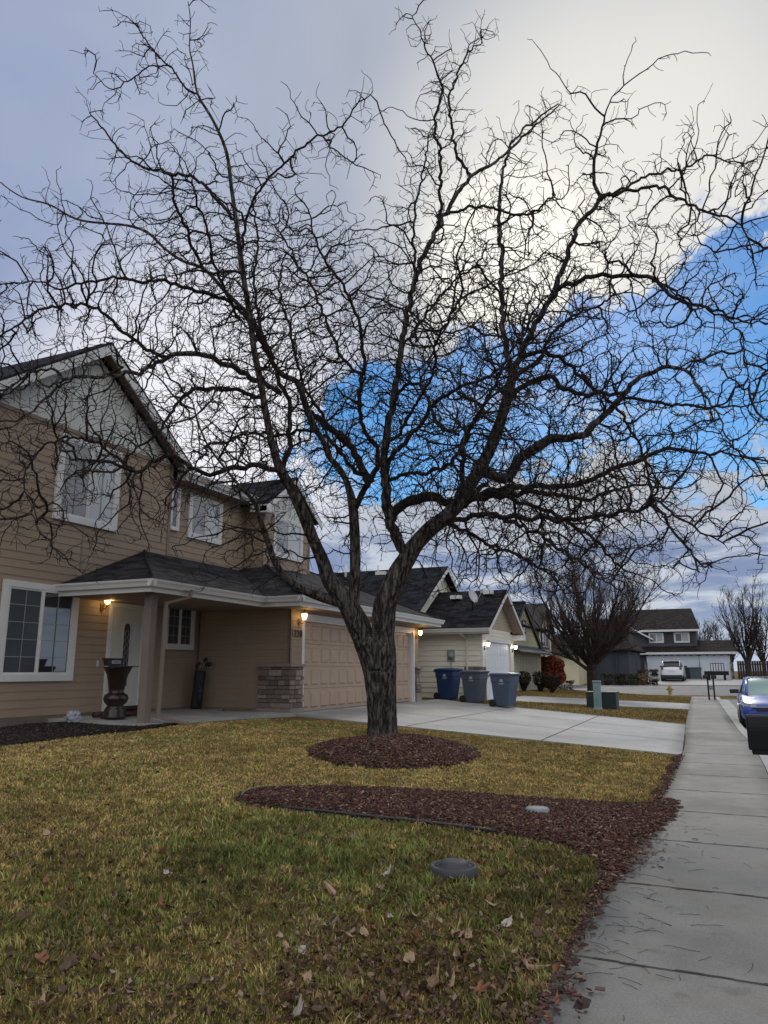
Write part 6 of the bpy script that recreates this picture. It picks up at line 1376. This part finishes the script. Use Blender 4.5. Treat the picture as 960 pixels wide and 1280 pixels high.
m.loft([[tuple(c+Vector((sx*.07*k, sy*.20*k, z))) for sx, sy in ((-1, -1), (1, -1), (1, 1), (-1, 1))] for z, k in ((0, .85), (.12, 1.0), (.122, 1.1), (.145, 1.1), (.145, .95), (.10, .93))], sm=False); m.build('trough', black, tr, bevel=.004)
m = MB(); m.box(c.x+.058, c.x+.072, c.y-.10, c.y+.13, .045+c.z, .10+c.z)
mm = m.build('paper_label', plain('label_white', (.55, .56, .58), .5), tr)
m = MB(); rr = random.Random(5); yv = c.y-.085
while yv < c.y+.11: w_ = rr.uniform(.008, .02); m.box(c.x+.0725, c.x+.0735, yv, yv+w_, c.z+.060, c.z+.086); yv += w_+.007
m.build('label_print', black, tr)
# low dark feet lying along the slab behind the urn
bn = thing('garden_bench_slats', (-11.0, 12.0, .6), 'dark red-brown low timbers lying on the porch behind the urn', 'timber')
bn.name = 'stacked_timber'
wd = plain('dark_stained_wood', (.045, .018, .014), .5, .3, 5, stretch=(1, 6, 6))
for (ya, yb, xx, zz) in ((11.25, 12.5, -11.15, .66), (11.3, 12.55, -11.0, .645)):
    m = MB(); m.tube([(xx, ya, zz), (xx+.02, (ya+yb)/2, zz+.015), (xx, yb, zz)], .055, 10); m.build('timber', wd, bn)
m = MB(); m.tube([(-11.08, 11.5, .75), (-11.06, 12.4, .755)], .05, 10); m.build('timber', wd, bn)
bg = Vector(atX(92, 897, -11.1)); bg.z = gz(bg.x, bg.y)+.03
m = MB(); i0 = 0; nn_ = 14
for i in range(nn_+1):
    ph = math.pi*i/nn_
    for j in range(22):
        a = 2*math.pi*j/22; d = Vector((math.sin(ph)*math.cos(a), math.sin(ph)*math.sin(a), math.cos(ph))); r_ = 1+.45*noise.noise(d*3.2)+.22*noise.noise(d*8)
        m.v.append(tuple(bg+Vector((d.x*.10*r_, d.y*.15*r_, .10+d.z*.11*r_))))
for i in range(nn_):
    for j in range(22): m.f.append((i*22+j, i*22+(j+1) % 22, (i+1)*22+(j+1) % 22, (i+1)*22+j)); m.sm.append(False)
pb = m.build('plastic_bag', plain('crumpled_white', (.38, .40, .48), .4, .15, 14, bmp=.3)); tag(pb, 'crumpled white plastic bag on the bark bed by the house wall', 'bag')
# golf bag in the porch corner
gb = thing('golf_bag', (-11.55, 14.85, .6), 'black golf bag with head covers leaning in the porch corner', 'golf bag'); c = Vector((-11.5, 14.80, .61)); tl = Vector((.02, .10, 1)).normalized()
m = MB(); m.tube([c, c+tl*.1, c+tl*.55, c+tl*.85, c+tl*.88], [.13, .135, .125, .14, .135], 14); m.build('bag', plain('black_nylon', (.02, .02, .024), .7, .3, 8), gb)
m = MB(); m.tube([c+Vector((.10, -.04, .10)), c+Vector((.13, -.05, .30)), c+Vector((.11, -.03, .48))], [.05, .075, .05], 10); m.build('pocket', plain('black_nylon', (.02, .02, .024), .7, .3, 8), gb)
rr = random.Random(4)
for k in range(5):
    q = c+tl*.85+Vector((rr.uniform(-.09, .09), rr.uniform(-.09, .09), 0)); e = q+Vector((rr.uniform(-.04, .08), rr.uniform(-.1, .1), rr.uniform(.14, .30)))
    m = MB(); m.tube([q, e], .008, 5); m.build('club_shaft', iron, gb); m = MB(); m.tube([e-Vector((0, 0, .03)), e+Vector((.03, .02, .03)), e+Vector((.06, .05, .05))], [.018, .045, .02], 8); m.build('head_cover', black, gb)
m = MB(); cc = c+Vector((.17, -.10, .42)); m.lathe(cc, [(.005, -.06), (.04, -.045), (.06, 0), (.04, .045), (.005, .06)], 12); m.build('ball_pouch', plain('violet_cloth', (.06, .04, .14), .7), gb)

# ------------------------------------------------------------------ street furniture and utilities
# near mailbox, seen from behind at the right edge
Ym = 6.15; mbx = float(atY(934, 915, Ym)[0])
def mailbox(x0, y, zb, L, w, h, post_x, zg, label, mat_, post='post'):
    T = thing('mailbox', (post_x, y, zg), label, 'mailbox')
    m = MB(); rings = []
    for xx in (x0, x0+.012, x0+.02, x0+L-.02, x0+L):
        k = .96 if xx in (x0, x0+L) else 1.0; ring = [(xx, y-w/2*k, zb+h*.02), (xx, y+w/2*k, zb+h*.02), (xx, y+w/2*k, zb+h*.55)]
        for a in range(15, 180, 15): ring.append((xx, y+w/2*k*math.cos(R(a)), zb+h*.55+h*.45*k*math.sin(R(a))))
        ring.append((xx, y-w/2*k, zb+h*.55)); rings.append(ring)
    m.loft(rings, sm=False); m.build('box', mat_, T, bevel=.004)
    m = MB(); m.box(x0+.02, x0+L-.02, y-w/2-.006, y+w/2+.006, zb-.025, zb+.004); m.build('tray', mat_, T)
    m = MB(); m.box(post_x-.045, post_x+.045, y-.045, y+.045, zg, zb-.02); m.build('post', mat_, T, bevel=.006)
    m = MB(); m.box(x0+L*.55, x0+L*.60, y-w/2-.022, y-w/2-.008, zb+h*.3, zb+h*.9); m.build('flag', plain('flag_red', (.30, .02, .02), .5), T)
    return T
zt = float(atY(940, 893, Ym)[2]); zbm = float(atY(945, 937, Ym)[2])
mailbox(mbx, Ym, zbm, .50, .20, zt-zbm, mbx+.22, .03, 'large black mailbox nearest the lens at the right edge', plain('mailbox_black', (.006, .006, .007), .6, .1, 4, spec=.25))
Yf = 42.5
for k, (px_, lb) in enumerate(((886.5, 'left one of two distant black mailboxes at the walk\'s end'), (893.5, 'right one of two distant black mailboxes at the walk\'s end'))):
    q = atY(px_, 873, Yf); x_ = float(q[0]); T = thing('mailbox', (x_, Yf, .03), lb, 'mailbox', 'mailboxes at the corner')
    m = MB(); rings = []
    for xx in (x_-.22 if k == 0 else x_-.10, x_+.05 if k == 0 else x_+.16):
        rings.append([(xx, Yf-.09, 1.08), (xx, Yf+.09, 1.08), (xx, Yf+.09, 1.18), (xx, Yf+.05, 1.26), (xx, Yf-.05, 1.26), (xx, Yf-.09, 1.18)])
    m.loft(rings, sm=False); m.build('box', iron, T); m = MB(); m.box(x_-.04, x_+.04, Yf-.04, Yf+.04, .03, 1.08); m.build('post', iron, T)
    m = MB(); m.box(x_+(.04 if k == 0 else -.26), x_+(.26 if k == 0 else -.04), Yf-.012, Yf+.012, .55+.1*k, .60+.1*k); m.build('brace', iron, T)
# utility cabinet and pedestal
q = at_ground(752, 890, 27.6); ug = plain('cabinet_green', (.028, .045, .045), .5, .15, 3)
uc = thing('utility_cabinet', q, 'squat dark green louvred utility cabinet behind the pale marker post', 'utility box')
m = MB(); m.box(q[0]-.50, q[0]+.52, 27.6, 28.3, q[2]-.05, q[2]+.55); m.build('cabinet', ug, uc, bevel=.02)
m = MB()
for k in range(7): m.box(q[0]-.49, q[0]+.51, 27.575, 27.61, q[2]+.06+k*.065, q[2]+.095+k*.065)
m.build('louvres', ug, uc); m = MB(); m.box(q[0]-.53, q[0]+.55, 27.57, 28.33, q[2]+.55, q[2]+.60); m.build('lid', ug, uc, bevel=.015)
q = at_ground(748, 892, 26.9); mp = thing('marker_post', q, 'pale blue-green square utility marker post in front of the cabinet', 'utility post'); tg = plain('faded_teal', (.20, .30, .32), .6, .15, 4)
m = MB(); m.loft([[(q[0]+sx*w_, 26.9+sy*w_*.8, q[2]+z) for sx, sy in ((-1, -1), (1, -1), (1, 1), (-1, 1))] for z, w_ in ((-.05, .14), (.06, .14), (.10, .12), (.93, .12))], sm=False); m.build('housing', tg, mp, bevel=.01)
m = MB(); m.box(q[0]-.135, q[0]+.135, 26.9-.115, 26.9+.115, q[2]+.93, q[2]+.985); m.build('cap', tg, mp, bevel=.012)
# hydrant
q = atY(838, 868, 49.5); hx, hy, hz = float(q[0]), 49.0, gz(float(q[0]), 49)-.02; hx = float(atY(838, 868, 47.2)[0]); hy = 47.2; hz = gz(hx, hy)
hd = thing('fire_hydrant', (hx, hy, hz), 'weathered yellow fire hydrant on the corner lawn', 'fire hydrant'); ym = plain('hydrant_yellow', (.36, .27, .075), .5, .2, 6)
m = MB(); m.lathe((hx, hy, hz), [(.16, 0), (.16, .05), (.105, .06), (.10, .40), (.12, .42), (.12, .46), (.105, .48), (.10, .54), (.07, .60), (.03, .63), (.03, .68)], 14); m.build('barrel', ym, hd)
m = MB(); m.tube([(hx-.19, hy, hz+.40), (hx+.19, hy, hz+.40)], .055, 10); m.tube([(hx, hy, hz+.36), (hx, hy-.19, hz+.36)], .07, 10); m.build('outlet_caps', ym, hd)

# ------------------------------------------------------------------ cars
def car(c, L, w, h, paint, label, rear=False, suv=False, name='parked_car', ws_col=None):
    """nose toward -Y (toward the lens) unless rear=True"""
    T = thing(name, c, label, 'car'); c = Vector(c); f = 1 if not rear else -1
    def g(x, y, z): return tuple(c+Vector((x, (y if not rear else L-y), z)))   # y = 0 nose ... L tail
    hw = w/2
    st = [(0, .62, .30, .58), (.06, .84, .22, .66), (.35, .95, .18, .76), (.9, .99, .17, .86), (1.25, 1.0, .17, .93), (1.6, 1.0, .17, .95), (2.6, 1.0, .17, .95), (3.5, 1.0, .18, .98), (L-.35, .97, .22, 1.0), (L-.08, .88, .30, .94), (L, .74, .36, .84)]
    if suv: st = [(a, b, z0+.06, z1+.16+(.06 if a > 1.2 else 0)) for a, b, z0, z1 in st]
    rings = []
    for y, k, z0, z1 in st:
        W_ = hw*k; rings.append([g(x, y, z) for x, z in ((0, z0), (W_*.75, z0), (W_*.95, z0+.06), (W_, z0+.20), (W_*.985, (z0+z1)/2), (W_*1.0, z1-.16), (W_*.93, z1-.04), (W_*.72, z1), (0, z1+.03), (-W_*.72, z1), (-W_*.93, z1-.04), (-W_*1.0, z1-.16), (-W_*.985, (z0+z1)/2), (-W_, z0+.20), (-W_*.95, z0+.06), (-W_*.75, z0))])
    m = MB(); m.loft(rings, sm=True); b = m.build('body', paint, T, sub=1)
    zb = .93 if not suv else 1.14
    gs = [(1.22, .80, zb-.02, .72, zb), (1.95, .86, zb, .66, h-.045), (2.5, .87, zb, .68, h-.012), (3.1, .86, zb, .66, h-.045), (3.95 if not suv else L-.25, .78, zb+.02, .58 if not suv else .66, (zb+.10) if not suv else h-.25)]
    if suv: gs = [(1.25, .82, zb-.02, .76, zb+.02), (1.85, .88, zb, .72, h-.05), (2.6, .89, zb, .74, h-.01), (L-.75, .88, zb, .73, h-.03), (L-.10, .84, zb, .70, zb+.12)]
    rings = []
    for y, kb, z0, kt, z1 in gs: rings.append([g(x, y, z) for x, z in ((-hw*kb, z0-.1), (-hw*kb, z0), (-hw*kt*1.02, z1-.04), (-hw*kt*.9, z1), (0, z1+.012), (hw*kt*.9, z1), (hw*kt*1.02, z1-.04), (hw*kb, z0), (hw*kb, z0-.1))])
    m = MB(); m.loft(rings, sm=True); gh = m.build('windows', ws_col or glass, T)
    m = MB(); rr_ = []
    for y, kb, z0, kt, z1 in gs[1:-1]+([(gs[-1][0]-.35,)+((.84, zb, .71, h-.05) if suv else (.8, zb, .62, h-.16))]): rr_.append([g(x, y, z) for x, z in ((-hw*kt*1.04, z1-.06), (-hw*kt*.92, z1+.012), (0, z1+.026), (hw*kt*.92, z1+.012), (hw*kt*1.04, z1-.06))])
    m.loft(rr_, closed=False); i0 = len(m.v); m.build('roof', paint, T)
    m = MB()
    for sx in (-1, 1):
        for (i, j) in ((0, 1), (3, 4)):
            y0, kb0, z00, kt0, z10 = gs[i]; y1, kb1, z01, kt1, z11 = gs[j]; m.tube([g(sx*hw*kt0*1.0, y0, z10), g(sx*hw*kt1*1.0, y1, z11)], .035, 6)
        m.tube([g(sx*hw*.89, 2.55, zb), g(sx*hw*.70, 2.62, h-.05)], .03, 6)
    m.build('pillars', paint, T)
    for sx in (-1, 1):
        for y in (.88, L-.95):
            r_ = .33 if not suv else .37; m = MB(); m.tube([g(sx*(hw-.21), y, r_), g(sx*(hw-.01), y, r_)], r_, 24, sm=False); wh = m.build('wheel', plain('tyre', (.02, .02, .02), .85), T, bevel=.03)
            m = MB(); m.tube([g(sx*(hw-.02), y, r_), g(sx*(hw+.005), y, r_)], r_*.64, 20, sm=False)
            m.build('rim', plain('alloy', (.30, .31, .33), .3, metal=.8), wh)
        m = MB(); m.loft([[g(sx*(hw+a), y, z) for y, z in ((1.42, zb+.02), (1.52, zb+.02), (1.52, zb+.15), (1.42, zb+.14))] for a in (-.06, .06, .19)], sm=False); m.build('mirror', black, T, bevel=.02)
    if not rear:
        for sx in (-1, 1):
            m = MB(); m.loft([[g(sx*x, y, z) for x, y, z in q] for q in ([(hw*.50, .005, .60), (hw*.50, -.015, .68), (hw*.66, .04, .70), (hw*.66, .02, .60)], [(hw*.80, .16, .63), (hw*.80, .15, .71), (hw*.93, .42, .78), (hw*.965, .42, .68)])], sm=False)
            m.build('headlight', plain('lamp_lens', (.50, .54, .60), .12, coat=.8), T, bevel=.008)
        m = MB(); m.box(*[v for v in (c.x-hw*.52, c.x+hw*.52, c.y-.03, c.y+.08, c.z+.50, c.z+.60)]); gr = m.build('grille', black, T, bevel=.012)
        m = MB(); m.box(c.x-hw*.66, c.x+hw*.66, c.y-.045, c.y+.0, c.z+.605, c.z+.635); m.build('grille_bar', plain('chrome', (.55, .56, .58), .15, metal=1), gr)
        m = MB(); m.box(c.x-hw*.60, c.x+hw*.60, c.y-.02, c.y+.10, c.z+.24, c.z+.36); m.build('lower_intake', black, T, bevel=.02)
    else:
        y_ = c.y-.004
        for sx in (-1, 1):
            m = MB(); m.box(c.x+sx*hw*.78-.10, c.x+sx*hw*.78+.10, c.y+.0, c.y+.25, c.z+.95, c.z+1.10); m.build('tail_light', plain('tail_red', (.30, .02, .02), .25, coat=.6), T, bevel=.02)
        m = MB(); m.box(c.x-.26, c.x+.26, c.y-.02, c.y+.05, c.z+.78, c.z+.92); m.build('number_plate', white, T)
        m = MB(); m.box(c.x-hw*.9, c.x+hw*.9, c.y+.0, c.y+.3, c.z+.22, c.z+.52); m.build('bumper', black, T, bevel=.05)
    m = MB(); m.box(c.x-hw*.86, c.x+hw*.86, c.y+.35, c.y+L-.35, c.z+.14, c.z+.34); m.build('underbody', black, T)
    return T
bluep = plain('metallic_blue', (.015, .075, .42), .30, .06, 2, coat=1.0, bmp=0); whitep = plain('pearl_white', (.78, .82, .88), .3, .03, 2, coat=.8, bmp=0)
frost = glass_mat('frosted_windscreen', (.20, .34, .30), .22)
car((1.20, 23.7, -.115), 4.55, 1.82, 1.43, bluep, 'blue sedan parked at the kerb facing the lens', ws_col=frost)
zc_ = gz(-3.9, 68)+.07
car((-4.02, 68.0, zc_), 4.7, 1.86, 1.68, whitep, 'white sport utility vehicle parked nose-in on the far driveway', rear=True, suv=True, ws_col=screen)
# trailer and bins on the far driveway
tx = FX(893); tl_ = thing('utility_trailer', (0, 70, .6), 'dark open utility trailer parked before the right far garage door', 'trailer'); ty = 72.0; x0_, x1_ = float(atY(881, 850, ty)[0]), float(atY(912, 850, ty)[0]); zt_ = gz(-1, ty)+.06; tl_.location = ((x0_+x1_)/2, ty, zt_)
m = MB(); m.box(x0_, x1_, ty, ty+1.4, zt_+.40, zt_+.75); m.build('bed', iron, tl_)
m = MB(); zz0, zz1 = float(atY(895, 842, ty)[2]), float(atY(895, 829, ty)[2])
for k in range(6): xx = x0_+.55+(x1_-x0_-.9)*k/5; m.tube([(xx, ty+.1, zt_+.7), (xx, ty+.1, zz1)], .03, 5)
m.tube([(x0_+.55, ty+.1, zz1), (x1_-.35, ty+.1, zz1)], .03, 5); m.build('ramp_rack', iron, tl_)
for sx in (x0_+.35, x1_-.35): m = MB(); m.tube([(sx-.1, ty+.7, zt_+.33), (sx+.1, ty+.7, zt_+.33)], .33, 16, sm=False); m.build('wheel', black, tl_)
m = MB(); m.tube([(x0_, ty+.3, zt_+.45), (x0_-.0, ty-.9, zt_+.40)], .04, 5); m.build('drawbar', iron, tl_)
for px_, col, nm, lb in ((851, (.02, .06, .16), 'far_bin_blue', 'small distant blue bin just right of the white car'), (859.5, (.02, .02, .022), 'far_bin_black', 'small distant black bin between the blue and grey bins'), (867, (.08, .10, .12), 'far_bin_grey', 'small distant grey bin, left of two grey ones by the stone pier'), (873.5, (.09, .11, .13), 'far_bin_grey2', 'small distant grey bin against the stone pier between the doors')):
    xx = float(atY(px_, 850, 76.5)[0]); bin_((xx, 76.4, gz(xx, 76.4)+.05), R(0), col, lb, nm)
